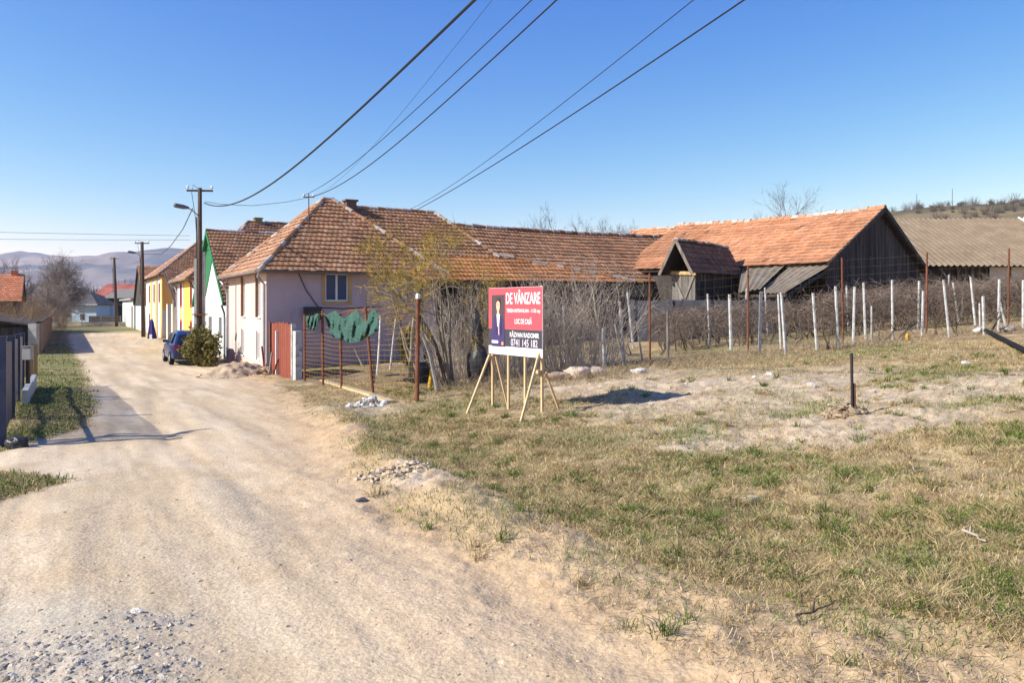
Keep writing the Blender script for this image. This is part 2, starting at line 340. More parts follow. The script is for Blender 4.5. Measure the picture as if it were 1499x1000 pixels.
def wall_face(mb, o, u, L, z0, z1, out, holes=(), reveal=.14, col=(1, 1, 1)):
    """outer skin of a wall from o along unit u, with reveals round every opening (u0,u1,z0,z1)"""
    o = np.asarray([o[0], o[1], 0.]); u = np.asarray([u[0], u[1], 0.]); out = np.asarray([out[0], out[1], 0.])
    us = sorted({0, L}|{h[0] for h in holes}|{h[1] for h in holes}); zs = sorted({z0, z1}|{h[2] for h in holes}|{h[3] for h in holes})
    pt = lambda a, z, d=0: o+u*a+np.array([0, 0, z])-out*d
    flip = np.dot(np.cross(u, (0, 0, 1.)), out) < 0
    def quad(q): mb.add(q[::-1] if flip else q, [(0, 1, 2, 3)], col)
    for i in range(len(us)-1):
        for j in range(len(zs)-1):
            um, zm = (us[i]+us[i+1])/2, (zs[j]+zs[j+1])/2
            if any(h[0] < um < h[1] and h[2] < zm < h[3] for h in holes): continue
            quad([pt(us[i], zs[j]), pt(us[i+1], zs[j]), pt(us[i+1], zs[j+1]), pt(us[i], zs[j+1])])
    for (a, b, c, d) in holes:
        quad([pt(a, c), pt(b, c), pt(b, c, reveal), pt(a, c, reveal)]); quad([pt(a, d, reveal), pt(b, d, reveal), pt(b, d), pt(a, d)])
        quad([pt(a, c), pt(a, c, reveal), pt(a, d, reveal), pt(a, d)]); quad([pt(b, c, reveal), pt(b, c), pt(b, d), pt(b, d, reveal)])
def window(parent, o, u, out, hole, frame_m, glass_m='glass', trim=None, trim_m=None, mull=True, depth=.10, shutter=None, sill=True, trim_w=.09):
    a, b, c, d = hole; o = np.asarray([o[0], o[1], 0.]); u = np.asarray([u[0], u[1], 0.]); out = np.asarray([out[0], out[1], 0.]); Z = np.array([0, 0, 1.])
    base = o-out*depth; w = .06
    f = MB()
    for (x0, x1, y0, y1) in ((a, a+w, c, d), (b-w, b, c, d), (a+w, b-w, c, c+w), (a+w, b-w, d-w, d)): f.obox(base+u*x0+Z*y0, u*(x1-x0), Z*(y1-y0), out*.05)
    if mull: f.obox(base+u*((a+b)/2-.04)+Z*(c+w), u*.08, Z*(d-c-2*w), out*.055)
    fo = f.build('window', M[frame_m], parent)
    MB().obox(base+u*(a+w*.5)+Z*(c+w*.5)+out*.012, u*(b-a-w), Z*(d-c-w), out*.012).build('pane', M[glass_m], fo)
    if trim_m:
        t = MB(); tw = trim_w
        for (x0, x1, y0, y1) in ((a-tw, a, c-tw, d+tw), (b, b+tw, c-tw, d+tw), (a, b, c-tw, c), (a, b, d, d+tw)): t.obox(o+u*x0+Z*y0-out*.02, u*(x1-x0), Z*(y1-y0), out*.05)
        t.build('trim', M[trim_m], fo)
    elif sill: MB().obox(o+u*(a-.05)+Z*(c-.05)-out*.05, u*(b-a+.1), Z*.05, out*.11).build('sill', M['frame_w'], fo)
    if shutter: MB().obox(o+u*(a if shutter > 0 else b-.1)+Z*c+out*.0, u*.1, Z*(d-c), out*.38).build('shutter', M['shutter'], fo)
    return fo
def gutter(parent, p, q, m='zinc', r=.075):
    p = np.asarray(p, float); q = np.asarray(q, float); t = (q-p)/np.linalg.norm(q-p); a = np.cross(t, (0, 0, 1.)); an = np.linspace(np.pi, 2*np.pi, 7)
    mb = MB()
    for rr in (r, r*.85): pass
    out = [pp+np.cos(an)[:, None]*a*r+np.sin(an)[:, None]*np.array([0, 0, r]) for pp in (p, q)]
    inn = [pp+np.cos(an)[::-1][:, None]*a*r*.86+np.sin(an)[::-1][:, None]*np.array([0, 0, r*.86]) for pp in (p, q)]
    V = np.vstack([out[0], inn[0], out[1], inn[1]]); n = 14
    mb.add(V, [(i, (i+1) % n, n+(i+1) % n, n+i) for i in range(n)]+[tuple(range(n))[::-1], tuple(range(n, 2*n))])
    return mb.build('gutter', M[m], parent)
def pipe(parent, pts, m='zinc', r=.05, name='downpipe', k=8):
    return MB().tubes(np.array(pts, float), np.full(len(pts), r), k).build(name, M[m], parent, smooth=False)
def WP(s, n, z): return np.array([*W(s, n), z])
def hip_roof(parent, s0, s1, n0, n1, ze, za, ridge_n=None, ridge_s=None, pal=PAL_BROWN, pals=None, ov=.35, m='tile', drop=.25, seed=1, tw=.21, th=.31, name='roof'):
    """hipped roof; ridge_n=(n0,n1) ridge along e at mid s, or ridge_s=(s0,s1) ridge along the street at mid n"""
    rng = np.random.default_rng(seed); pals = pals or {}
    a, b, c, d = WP(s0-ov, n0-ov, ze-drop), WP(s0-ov, n1+ov, ze-drop), WP(s1+ov, n1+ov, ze-drop), WP(s1+ov, n0-ov, ze-drop)
    if ridge_n: r0, r1 = WP((s0+s1)/2, ridge_n[0], za), WP((s0+s1)/2, ridge_n[1], za); faces = dict(front=[a, b, r1, r0], back=[c, d, r0, r1], street=[d, a, r0], rear=[b, c, r1])
    else: r0, r1 = WP(ridge_s[0], (n0+n1)/2, za), WP(ridge_s[1], (n0+n1)/2, za); faces = dict(front=[a, b, r0], back=[c, d, r1], street=[d, a, r0, r1], rear=[b, c, r1, r0])
    mb = MB()
    for k, f in faces.items(): tile_plane(mb, f, pals.get(k, pal), rng=rng, tw=tw, th=th)
    ro = mb.build(name, M[m], parent)
    rb = MB()
    if np.linalg.norm(r1-r0) > .3: ridge(rb, r0, r1, pal, rng)
    if ridge_n: hips = [(a, r0), (d, r0), (b, r1), (c, r1)]
    else: hips = [(a, r0), (b, r0), (c, r1), (d, r1)]
    for p, q in hips: ridge(rb, p, q, pal, rng)
    rb.build('ridge_tiles', M[m], ro)
    return ro, (a, b, c, d, r0, r1)
def shell(s0, s1, n0, n1, z0, z1, hs=(), hf=(), reveal=.14):
    """four walls of a house: hs = openings in the street wall (along s from s0), hf = openings in the near end wall (along n from n0)"""
    mb = MB()
    wall_face(mb, W(s0, n0), D2, s1-s0, z0, z1, -E2, hs, reveal); wall_face(mb, W(s0, n0), E2, n1-n0, z0, z1, -D2, hf, reveal)
    wall_face(mb, W(s0, n1), D2, s1-s0, z0, z1, E2); wall_face(mb, W(s1, n0), E2, n1-n0, z0, z1, D2)
    # dark back of the openings: inner floor-to-ceiling screen
    mb2 = MB()
    return mb

# ================================================================== pink house
ROOT = thing('corner_house', 'two storey pink house with shade-toned lilac wall and hipped tile roof behind the red gate', 'house', WP(35.1, 10.1, 0))
s0, s1, n0, n1, ze = 31.0, 39.2, 6.6, 13.67, 4.2
M['curtain'] = glass_mat('curtained_glass', (.22, .22, .235))
hs = [(1.05, 1.75, 2.15, 3.85), (4.1, 4.8, 2.15, 3.85), (1.2, 1.95, .45, 1.6), (4.35, 5.05, .5, 1.6)]
mb = MB(); wall_face(mb, W(s0, n0), D2, s1-s0, -.4, ze, -E2, hs); wall_face(mb, W(s1, n0), E2, n1-n0, -.4, ze, D2)
mb.build('street_wall', M['pink'], ROOT, label='sunlit pale pink plaster street front')
# near end wall: window of 1.25 m
pw0, pw1 = PL(474, 440, 0), PL(511, 440, 0)
def n_at(px, s):          # n where the line s=const crosses the column px
    k = (px-CX)/F; return (k*s*D2[1]-s*D2[0])/(E2[0]-k*E2[1])
def s_at(px, n):
    k = (px-CX)/F; return (k*n*E2[1]-n*E2[0])/(D2[0]-k*D2[1])
def z_at(py, s, n): return CZ-(py-HY)/F*W(s, n)[1]
wn0, wn1 = n_at(476, s0), n_at(510, s0); wz0, wz1 = z_at(441, s0, wn0), z_at(400, s0, wn0)
hf = [(wn0-n0, wn1-n0, wz0, wz1)]
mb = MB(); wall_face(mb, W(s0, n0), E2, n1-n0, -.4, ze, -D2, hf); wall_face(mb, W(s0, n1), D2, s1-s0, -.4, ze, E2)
mb.build('end_wall', M['lilac'], ROOT, label='pink plaster end wall with shade put into its lilac colour')
for k, h in enumerate(hs):
    fo = window(ROOT, W(s0, n0), D2, -E2, h, 'frame_w', 'curtain')
    if k < 2: MB().sbox(s0+h[1]-.005, s0+h[1]+.11, n0-.05, n0+.08, h[2]-.02, h[3]+.02).build('shutter', M['shutter'], fo)
window(ROOT, W(s0, n0), E2, -D2, hf[0], 'frame_w', 'glass', trim_m='frame_b', trim_w=.13)
MB().sbox(s0-.03, s1-.02, n0-.05, n0+.02, -.3, .42).build('plinth', mat('pink_plinth', (.60, .36, .30), (.68, .46, .38), 2, bump=.3), ROOT)
ro, cs = hip_roof(ROOT, s0, s1, n0, n1, ze, 7.4, ridge_n=(10.0, 10.35), pal=PAL_BROWN, pals={'street': PAL_SUNLIT}, seed=11)  # street slope takes the paler palette, sunlight painted into its tiles
MB().sbox(s0-.3, s1+.3, n0-.3, n1+.3, ze-.32, ze-.26).build('eaves_board', M['shutter'], ROOT)
gutter(ROOT, cs[3]+np.array([*(-E2*.09), -.02]), cs[0]+np.array([*(-E2*.09), -.02])); gutter(ROOT, cs[0]+np.array([*(-D2*.09), -.02]), cs[1]+np.array([*(-D2*.09), -.02]), 'darkzinc')
c0 = cs[0]; pipe(ROOT, [c0+(0, 0, -.08), c0+np.array([*(D2*.2), -.25]), WP(s0+.12, n0-.07, ze-.75), WP(s0+.12, n0-.07, .2)])
c3 = cs[3]; pipe(ROOT, [c3+(0, 0, -.08), WP(s1-.1, n0-.25, ze-.6), WP(s1-.12, n0-.07, ze-1.0), WP(s1-.12, n0-.07, .1)])
# chimney behind the ridge
cx = MB(); cp = WP(34.2, 11.0, 6.55); cx.sbox(34.55, 35.0, 10.85, 11.3, 6.3, 7.28, (.14, .085, .06)); cx.sbox(34.48, 35.07, 10.78, 11.37, 7.28, 7.36, (.12, .09, .075))
cx.build('chimney', M['attr'], ROOT)
# roof mast with crossbar that takes the wires
mp_ = WP(32.9, n_at(452, 32.9), 0); mz = 5.6
mast = MB(); mast.tubes([mp_+(0, 0, mz), mp_+(0, 0, 7.25)], [.028, .024], 6); mast.bar(mp_+(-.22, 0, 7.12), mp_+(.22, .05, 7.12), .04)
mo = mast.build('roof_mast', M['rust'], ROOT)
for dx in (-.2, .2): MB().lathe(mp_+(dx, 0, 7.14), [(.02, 0), (.045, .03), (.045, .07), (.02, .1)], 8).build('insulator', M['frame_w'], mo)
MASTTOP = mp_+(0, 0, 7.2)
# air-conditioner / meter box and sagging cables on the end wall
q = WP(s0-.02, n_at(457, s0), 0); ub = np.array([*E2, 0]); ob = np.array([*(-D2), 0])
MB().obox(q-ub*.35+(0, 0, z_at(468, s0, 8)), ub*.66, ob*.26, (0, 0, .5)).build('meter_box', M['plastic'], ROOT)
pipe(ROOT, [WP(s0-.03, n_at(435, s0), z_at(396, s0, 8)), WP(s0-.03, n_at(448, s0), z_at(425, s0, 8)), WP(s0-.03, n_at(466, s0), z_at(450, s0, 8)), WP(s0-.03, n_at(500, s0), z_at(452, s0, 9)), WP(s0-.03, n_at(560, s0), z_at(449, s0, 10))], 'wire', .018, 'cable', 5)

# ---------------- rear wing with its own hipped end, and the low porch roof before it
ROOT = thing('rear_wing', 'lower rear wing of the pink house with hipped tile roof and mauve walls', 'outbuilding', WP(35.1, 14, 0))
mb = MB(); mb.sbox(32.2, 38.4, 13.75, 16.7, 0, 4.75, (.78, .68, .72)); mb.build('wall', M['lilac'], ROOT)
rng = np.random.default_rng(5); mb = MB(); A = WP(31.85, 10.6, 4.82); B = WP(31.85, 17.1, 4.82); Cc = WP(38.6, 17.1, 4.82); Dd = WP(38.6, 10.6, 4.82); r0 = WP(35.1, 10.5, 7.08); r1 = WP(35.1, 15.3, 7.08)
tile_plane(mb, [A, B, r1, r0], PAL_BROWN, rng=rng); tile_plane(mb, [Cc, Dd, r0, r1], PAL_BROWN, rng=rng); tile_plane(mb, [B, Cc, r1], PAL_BROWN, rng=rng)
ro = mb.build('roof', M['tile'], ROOT); rb = MB(); ridge(rb, r0, r1, PAL_BROWN, rng, .13); ridge(rb, B, r1, PAL_BROWN, rng); ridge(rb, Cc, r1, PAL_BROWN, rng); rb.build('ridge_tiles', M['tile'], ro)
window(ROOT, W(32.2, 13.75), E2, -D2, (.8, 1.7, 2.0, 3.1), 'frame_b', 'glass', depth=-.05, sill=False)
ROOT = thing('porch', 'low orange lichened tile porch roof along the rear wing above the shrubs', 'porch', WP(31, 18, .5))
mb = MB(); rng = np.random.default_rng(6); a, b, c, d = WP(30.15, 12.2, 3.68), WP(30.15, 23.9, 3.74), WP(32.05, 17.05, 4.93), WP(32.05, 12.9, 4.93)
tile_plane(mb, [a, b, c, d], PAL_LICHEN, rng=rng, lift=.045)
ro = mb.build('roof', M['tile_clean'], ROOT); rb = MB(); ridge(rb, b, c, PAL_LICHEN, rng, .11); rb.build('ridge_tiles', M['tile_clean'], ro)
mb = MB()
for n in (12.6, 15.2, 17.9, 20.6, 23.3): mb.sbox(30.3, 30.44, n, n+.14, .6, 3.6)
for n in (12.6,): mb.sbox(30.3, 30.42, 12.3, 23.8, 3.52, 3.64)
mb.build('post', M['dark_wood'], ROOT)
mb = MB(); mb.sbox(31.6, 31.75, 13.9, 23.8, .5, 4.0, (.5, .42, .45)); mb.build('wall', M['dark_wood'], ROOT)

# ---------------- long tiled shed
ROOT = thing('long_shed', 'long brown tiled shed behind the vineyard running right from the pink house', 'shed', WP(35, 24, .8))
rng = np.random.default_rng(8); mb = MB(); e0, e1 = WP(31.35, 16.0, 3.85), WP(31.35, 31.3, 3.85); f0, f1 = WP(38.8, 16.0, 3.85), WP(38.8, 31.3, 3.85); r0, r1 = WP(35.1, 15.0, 6.55), WP(35.1, 31.3, 6.55)
tile_plane(mb, [e0, e1, r1, r0], PAL_BROWN, rng=rng, th=.34, sag=.12); tile_plane(mb, [f1, f0, r0, r1], PAL_BROWN, rng=rng, th=.34, sag=.12)
ro = mb.build('roof', M['tile'], ROOT); rb = MB(); ridge(rb, r0, r1, PAL_OLD, rng, .14, sag=.10); rb.build('ridge_tiles', M['tile'], ro)
MB().sbox(31.6, 38.5, 23.95, 31.1, .5, 3.05, (.75, .75, .78)).build('wall', M['dark_wood'], ROOT)
MB().sbox(31.5, 31.56, 23.9, 31.2, 3.05, 3.75).build('fascia_board', mat('faded_green_board', (.14, .17, .12), (.24, .24, .18), 3, stretch=(1, 1, 4)), ROOT, label='faded green fascia boards')
MB().prism([WP(31.6, 31.12, 3.0), WP(38.5, 31.12, 3.0), WP(35.1, 31.12, 6.45)], np.array([*(E2*.06), 0])).build('gable', M['dark_wood'], ROOT)

# ================================================================== white house with the green gable
ROOT = thing('white_house', 'white house with green boarded gable overhang behind the round bush', 'house', WP(45, 9, 0))
s0, s1, n0, n1, ze = 40.0, 50.1, 6.65, 13.5, 3.0
hs = [(1.3, 2.3, .95, 2.1), (4.4, 5.6, .95, 2.1), (7.6, 8.6, .95, 2.1)]
sa = 45.0; za = 6.6
mb = MB(); wall_face(mb, W(s0, n0), D2, s1-s0, -.4, ze, -E2, hs); wall_face(mb, W(s0, n0), E2, n1-n0, -.4, ze, -D2); wall_face(mb, W(s1, n0), E2, n1-n0, -.4, ze, D2)
mb.add([WP(s0, n0, ze), WP(s1, n0, ze), WP(sa, n0, za-.12)], [(1, 0, 2)]); mb.add([WP(s0, n1, ze), WP(s1, n1, ze), WP(sa, n1, za-.12)], [(0, 1, 2)])
mb.build('wall', M['white'], ROOT)
for h in hs: window(ROOT, W(s0, n0), D2, -E2, h, 'frame_w', 'darkglass', depth=.04)
rng = np.random.default_rng(9); ov = .2; mb = MB(); k = (za-ze)/(sa-s0)
def gp(s, n): return WP(s, n, za-k*abs(s-sa)+.03)
sl, sr = s0-.35, s1+.35
tile_plane(mb, [gp(sl, n0-ov), gp(sl, 15.5), gp(sa, 15.5), gp(sa, n0-ov)], PAL_BROWN, rng=rng); tile_plane(mb, [gp(sr, 15.5), gp(sr, n0-ov), gp(sa, n0-ov), gp(sa, 15.5)], PAL_BROWN, rng=rng)
ro = mb.build('roof', M['tile'], ROOT); rb = MB(); ridge(rb, gp(sa, n0-ov), gp(sa, 15.5), PAL_OLD, rng); rb.build('ridge_tiles', M['tile'], ro)
mb = MB()
for ss in (sl, sr):
    a, b = gp(ss, n0-ov)-np.array([0, 0, .16]), gp(sa, n0-ov)-np.array([0, 0, .16]); inn = np.array([*(E2*(ov-.02)), 0])
    mb.obox(a, b-a, inn, (0, 0, .06))
    mb.obox(gp(ss, n0-ov)-np.array([*(E2*.04), .2]), b-a, np.array([*(E2*.035), 0]), (0, 0, .26))
gs = MB(); zg0 = 4.75; sg0 = (za-zg0)/k
q1, q2 = PL(300.5, 433, n0-.04), PL(309.5, 384, n0-.04); gs.prism([q1, q2, WP(sa, n0-.04, za-.2), WP(s1-.4, n0-.04, ze+.1)], np.array([*(E2*.03), 0])); gs.build('green_gable', M['soffit'], ROOT, label='green boarded top of the gable')
mb.build('gable_soffit', M['soffit'], ROOT, label='bright green painted boards under the gable overhang')
g0 = gp(sl, n0-.3); gutter(ROOT, gp(sl-.07, n0-.2)-np.array([0, 0, .05]), gp(sl-.07, 12)-np.array([0, 0, .05]), 'darkzinc')
pipe(ROOT, [gp(sl-.05, n0-.3)-np.array([0, 0, .1]), WP(s0-.1, n0-.12, ze-.75), WP(s0+.1, n0-.08, ze-.95), WP(s0+.1, n0-.08, .1)])

# ---------------- house behind it, only the hipped roof shows
ROOT = thing('hidden_house', 'house with hipped brown roof and short mossy chimney showing above the white house', 'house', WP(52, 19, 0))
rn_ = n_at(363, 56); MB().sbox(51.5, 60.5, rn_-3.2, 26, -.2, 4.4).build('wall', M['cream'], ROOT)
zr = z_at(326, 56, rn_+1.5)
ro, cs = hip_roof(ROOT, 51.5, 60.5, rn_-3.2, 26, 4.4, zr, ridge_n=(rn_, 24.0), pal=PAL_OLD, seed=14)
nn = n_at(378, 56); cx = MB(); cx.sbox(55.8, 56.3, nn-.24, nn+.24, zr-.5, zr+.22, (.22, .17, .06)); cx.sbox(55.75, 56.35, nn-.29, nn+.29, zr+.22, zr+.29, (.16, .13, .06)); cx.build('chimney', M['attr'], ROOT)

# ================================================================== yellow house
ROOT = thing('yellow_house', 'tall yellow house with white corner bands and red window frames beside the parked car', 'house', WP(54.5, 9, 0))
s0, s1, n0, n1, ze = 50.6, 58.8, 6.6, 12.5, 4.5
hs = [(1.0, 1.8, 2.6, 4.0), (5.9, 6.8, 2.6, 4.0), (1.0, 1.8, .35, 1.6), (5.9, 6.8, .35, 1.6)]
mb = MB(); wall_face(mb, W(s0, n0), D2, s1-s0, -.3, ze, -E2, hs); wall_face(mb, W(s0, n0), E2, n1-n0, -.3, ze, -D2); wall_face(mb, W(s1, n0), E2, n1-n0, -.3, ze, D2); wall_face(mb, W(s0, n1), D2, s1-s0, -.3, ze, E2)
mb.build('wall', M['yellow'], ROOT)
redf = mat('red_window_frame', (.42, .05, .05), (.5, .08, .07), 5, bump=0); M['redf'] = redf
for h in hs: window(ROOT, W(s0, n0), D2, -E2, h, 'redf', 'darkglass', trim_m='redf', trim_w=.1, depth=.05)
for a, b in ((.03, .88), (5.05, 5.78), (6.92, 8.2)): MB().sbox(s0+a, s0+b, n0-.03, n0+.02, -.3, ze-.35).build('corner_band', M['white'], ROOT, label='white rendered band on the yellow front')
MB().sbox(s0-.03, s0+.02, n0-.03, n0+1.0, -.3, ze-.35).build('corner_band', M['white'], ROOT, label='white rendered band on the yellow front')
ro, cs = hip_roof(ROOT, s0, s1, n0, n1, ze, z_at(358, 54.7, 9.5), ridge_n=(9.4, 10.6), pal=PAL_OLD, pals={'street': PAL_SUNLIT}, seed=21, ov=.45)
gutter(ROOT, cs[3]+np.array([*(-E2*.09), -.02]), cs[0]+np.array([*(-E2*.09), -.02])); pipe(ROOT, [cs[0]+(0, 0, -.06), WP(s0-.1, n0-.1, ze-.8), WP(s0-.08, n0+.05, ze-.9)], 'darkzinc', .06)
pipe(ROOT, [cs[3]+(0, 0, -.06), WP(s1+.3, n0-.2, ze-.5), WP(s1+.1, n0-.07, ze-.9), WP(s1+.1, n0-.07, 0)], 'zinc', .06)
# ---------------- gateway between the yellow and the orange house
ROOT = thing('tiled_gateway', 'tiled gateway with white posts and black gate between yellow and orange houses', 'gateway', WP(64, 8, 0))
mb = MB(); rng = np.random.default_rng(23)
zt, zb = z_at(398, 67, 8.5), z_at(443, 60, 8.5)
tile_plane(mb, [WP(60, 6.6, zb), WP(60, 14, zb), WP(67.3, 14, zt), WP(67.3, 6.6, zt)], PAL_OLD, rng=rng); mb.build('roof', M['tile'], ROOT)
mb = MB(); mb.sbox(59.9, 60.1, 6.5, 14, zb-.3, zb-.1); mb.obox(WP(60, 6.52, zb-.2), WP(67.3, 6.52, zt-.2)-WP(60, 6.52, zb-.2), (*(E2*.1), 0), (0, 0, .2)); mb.build('barge_board', M['dark_wood'], ROOT)
for ss in (61.2, 64.4): MB().sbox(ss, ss+.7, 6.5, 7.1, -.2, zb-.1).build('post', M['cream'], ROOT)
mb = MB()
for k in range(16): mb.sbox(62.6+.0*k, 62.66, 7.3+k*.24, 7.42+k*.24, .05, 1.7+.12*math.sin(k))
mb.sbox(62.67, 62.72, 7.2, 11.2, .4, .5); mb.sbox(62.67, 62.72, 7.2, 11.2, 1.4, 1.5); mb.build('gate', M['plastic'], ROOT)
MB().sbox(67.4, 67.5, 7.2, 14, -.2, zt-.4).build('back_wall', M['cream'], ROOT)
# ---------------- orange and white house
ROOT = thing('orange_house', 'white and orange house with tall hipped roof further down the street', 'house', WP(76, 10, 0))
s0, s1, n0, n1, ze = 69.0, 84.0, 6.6, 15, 5.3
hs = [(2.0, 3.2, 2.9, 4.5), (6.5, 7.7, 2.9, 4.5), (11, 12.2, 2.9, 4.5), (11, 12.2, .4, 1.9)]
mb = MB(); wall_face(mb, W(s0, n0), D2, s1-s0, -.3, ze, -E2, hs); wall_face(mb, W(s0, n0), E2, n1-n0, -.3, ze, -D2); wall_face(mb, W(s1, n0), E2, n1-n0, -.3, ze, D2)
mb.build('wall', M['white'], ROOT)
for h in hs: window(ROOT, W(s0, n0), D2, -E2, h, 'redf', 'darkglass', depth=.05)
for a, b in ((.03, 1.2), (4.2, 5.8), (8.6, 10.2)): MB().sbox(s0+a, s0+b, n0-.04, n0+.02, -.3, ze-.3).build('orange_band', M['orange'], ROOT)
MB().sbox(s0-.04, s0+.02, n0-.04, n0+5, 2.3, ze-.3).build('orange_band', M['orange'], ROOT)
hip_roof(ROOT, s0, s1, n0, n1, ze, 8.5, ridge_n=(10.4, 20), pal=PAL_SUNLIT, pals={'front': PAL_BROWN}, seed=31, ov=.4)
# ---------------- tile-gabled cottage and white garage wall
ROOT = thing('narrow_cottage', 'narrow white cottage with steep brown tile roof between orange house and white garage', 'cottage', WP(92, 9, 0))
MB().sbox(85.2, 98.5, 6.65, 13, -.3, z_at(445, 92, 7)).build('wall', M['white'], ROOT)
mb = MB(); rng = np.random.default_rng(33); z0 = z_at(446, 90, 6.8); z1 = z_at(391, 95, 9)
tile_plane(mb, [WP(85, 6.4, z0), WP(85, 13.4, z0), WP(93, 13.4, z1), WP(93, 6.4, z1)], PAL_BROWN, rng=rng, tw=.3, th=.4); tile_plane(mb, [WP(99, 13.4, z0), WP(99, 6.4, z0), WP(93, 6.4, z1), WP(93, 13.4, z1)], PAL_BROWN, rng=rng, tw=.3, th=.4)
mb.build('roof', M['tile'], ROOT)
MB().prism([WP(85.3, 6.6, z0-.1), WP(98.4, 6.6, z0-.1), WP(93, 6.6, z1-.15)], np.array([*(E2*.08), 0])).build('gable', M['dark_wood'], ROOT)
ROOT = thing('white_garage', 'low white garage with large pale gates at the far end of the houses', 'garage', WP(108, 9, 0))
mb = MB(); mb.sbox(100, 122, 6.6, 13, -.3, z_at(440, 115, 6.6)); mb.build('wall', M['white'], ROOT)
mb = MB(); mb.sbox(99.7, 122.4, 6.2, 13.3, z_at(440, 115, 6.6), z_at(440, 115, 6.6)+.18); mb.build('roof_slab', M['concrete'], ROOT)
for a, b in ((101.5, 104.5), (108, 113), (116, 120.5)): MB().sbox(a, b, 6.54, 6.62, -.2, 2.6).build('gate', M['frame_w'] if a > 105 else M['grey_wood'], ROOT)

# ================================================================== far end of the street
def far_house(name, label, cat, px0, px1, yb, yw, yr, dep, wall, pal, depth_m=8, hip=False, m='tile', rx0=None, rx1=None, door=None):
    x0, x1 = (px0-CX)/F*dep, (px1-CX)/F*dep; zz = lambda y, dd=dep: CZ-(y-HY)/F*dd
    ROOT = thing(name, label, cat, ((x0+x1)/2, dep+depth_m/2, 0))
    MB().box(x0, x1, dep, dep+depth_m, min(0, zz(yb)), zz(yw)).build('wall', wall, ROOT)
    xr0, xr1 = (rx0-CX)/F*(dep+depth_m/2) if rx0 else x0-.3, (rx1-CX)/F*(dep+depth_m/2) if rx1 else x1+.3
    zr = zz(yr, dep+depth_m/2); zw = zz(yw); mb = MB(); rng = np.random.default_rng(int(px0)+50)
    a, b, c, d = [np.array(v) for v in ((x0-.4, dep-.4, zw), (x1+.4, dep-.4, zw), (x1+.4, dep+depth_m+.4, zw), (x0-.4, dep+depth_m+.4, zw))]
    r0, r1 = np.array((xr0, dep+depth_m/2, zr)), np.array((xr1, dep+depth_m/2, zr))
    if pal is None:
        for P in ([a, b, r1, r0], [c, d, r0, r1]): mb.prism(P, (0, 0, .08), (.9, .9, .9))
        if hip: mb.prism([d, a, r0], (0, 0, .08), (.9, .9, .9)); mb.prism([b, c, r1], (0, 0, .08), (.9, .9, .9))
    else:
        tile_plane(mb, [a, b, r1, r0], pal, rng=rng, tw=.35, th=.5); tile_plane(mb, [c, d, r0, r1], pal, rng=rng, tw=.35, th=.5)
    if hip and pal: tile_plane(mb, [d, a, r0], pal, rng=rng, tw=.35, th=.5); tile_plane(mb, [b, c, r1], pal, rng=rng, tw=.35, th=.5)
    mb.build('roof', m if not isinstance(m, str) else M[m], ROOT)
    return ROOT, x0, x1, zz
r, x0, x1, zz = far_house('blue_cottage', 'small pale blue cottage with dark hipped roof at the end of the street', 'cottage', 105, 141, 474, 446.5, 427, 120, M['blue'], None, 9, True, mat('dark_roofing', (.055, .05, .05), (.12, .11, .105), 1.2), 124, 131)
MB().bar((x0-.4, 119.5, zz(446)), (x1+.4, 119.5, zz(446)), .12).build('eaves_board', M['frame_w'], r)
MB().box(x0+1.3, x0+1.9, 119.96, 120.02, .5, 1.4).build('window', M['darkglass'], r)
r, x0, x1, zz = far_house('red_roof_barn', 'barn with faded red roof behind the pale blue cottage', 'barn', 136, 196, 474, 436, 415.5, 150, M['dark_wood'], [((.42, .12, .10), 3), ((.46, .17, .11), 2)], 12)
r, x0, x1, zz = far_house('grey_roof_shed', 'shed with grey corrugated roof and pale pillars left of the white garage', 'shed', 155, 196, 474, 437, 424, 126, M['dark_wood'], None, 9, False, mat('grey_fibre_roof', (.15, .14, .12), (.24, .22, .19), 2, stretch=(6, 1, 1)))
for px, c in ((149, (.75, .62, .40)), (160, (.75, .72, .66)), (165.5, (.5, .6, .68))): MB().box((px-CX)/F*125-.35, (px-CX)/F*125+.35, 124.2, 124.9, -.2, 2.9, c).build('pillar', M['attr'], r)
# ---------------- orange roofed house on the left
ROOT = thing('bright_roofed_house', 'house with bright orange tile roof above the left garden shrubs', 'house', (-37, 57, 0))
R0 = np.array([*ray(32, 440, 74)[:2], 0]); dd, ee = np.array([*D2, 0]), np.array([*E2, 0]); zf = CZ-(441-HY)/F*74; zr = CZ-(402-HY)/F*78.5; Z1 = np.array([0, 0, 1.])
def hp(u, t, z): return R0-ee*u+dd*t+Z1*z
mb = MB(); rng = np.random.default_rng(41)
tile_plane(mb, [hp(14, 0, zf), hp(0, 0, zf), hp(0, 5, zr), hp(14, 5, zr)], PAL_ORANGE, rng=rng, tw=.3, th=.42); tile_plane(mb, [hp(0, 10, zf), hp(14, 10, zf), hp(14, 5, zr), hp(0, 5, zr)], PAL_ORANGE, rng=rng, tw=.3, th=.42)
ro = mb.build('roof', M['tile_clean'], ROOT); rb = MB(); ridge(rb, hp(14, 5, zr), hp(0, 5, zr), PAL_ORANGE, rng); rb.build('ridge_tiles', M['tile_clean'], ro)
MB().prism([hp(.35, .5, -.2), hp(.35, 9.5, -.2), hp(.35, 9.5, zf), hp(.35, 5, zr-.25), hp(.35, .5, zf)], -ee*13).build('wall', M['dark_wood'], ROOT)
cp_ = hp(.8, 5, zr-.4); MB().obox(cp_-ee*.3-dd*.3, ee*.6, dd*.6, Z1*.75, (.50, .16, .06)).build('chimney', M['attr'], ROOT)
MB().obox(hp(0, 0, zf-.2), dd*5+Z1*(zr-zf), ee*.05, Z1*.22).build('barge_board', M['dark_wood'], ROOT)

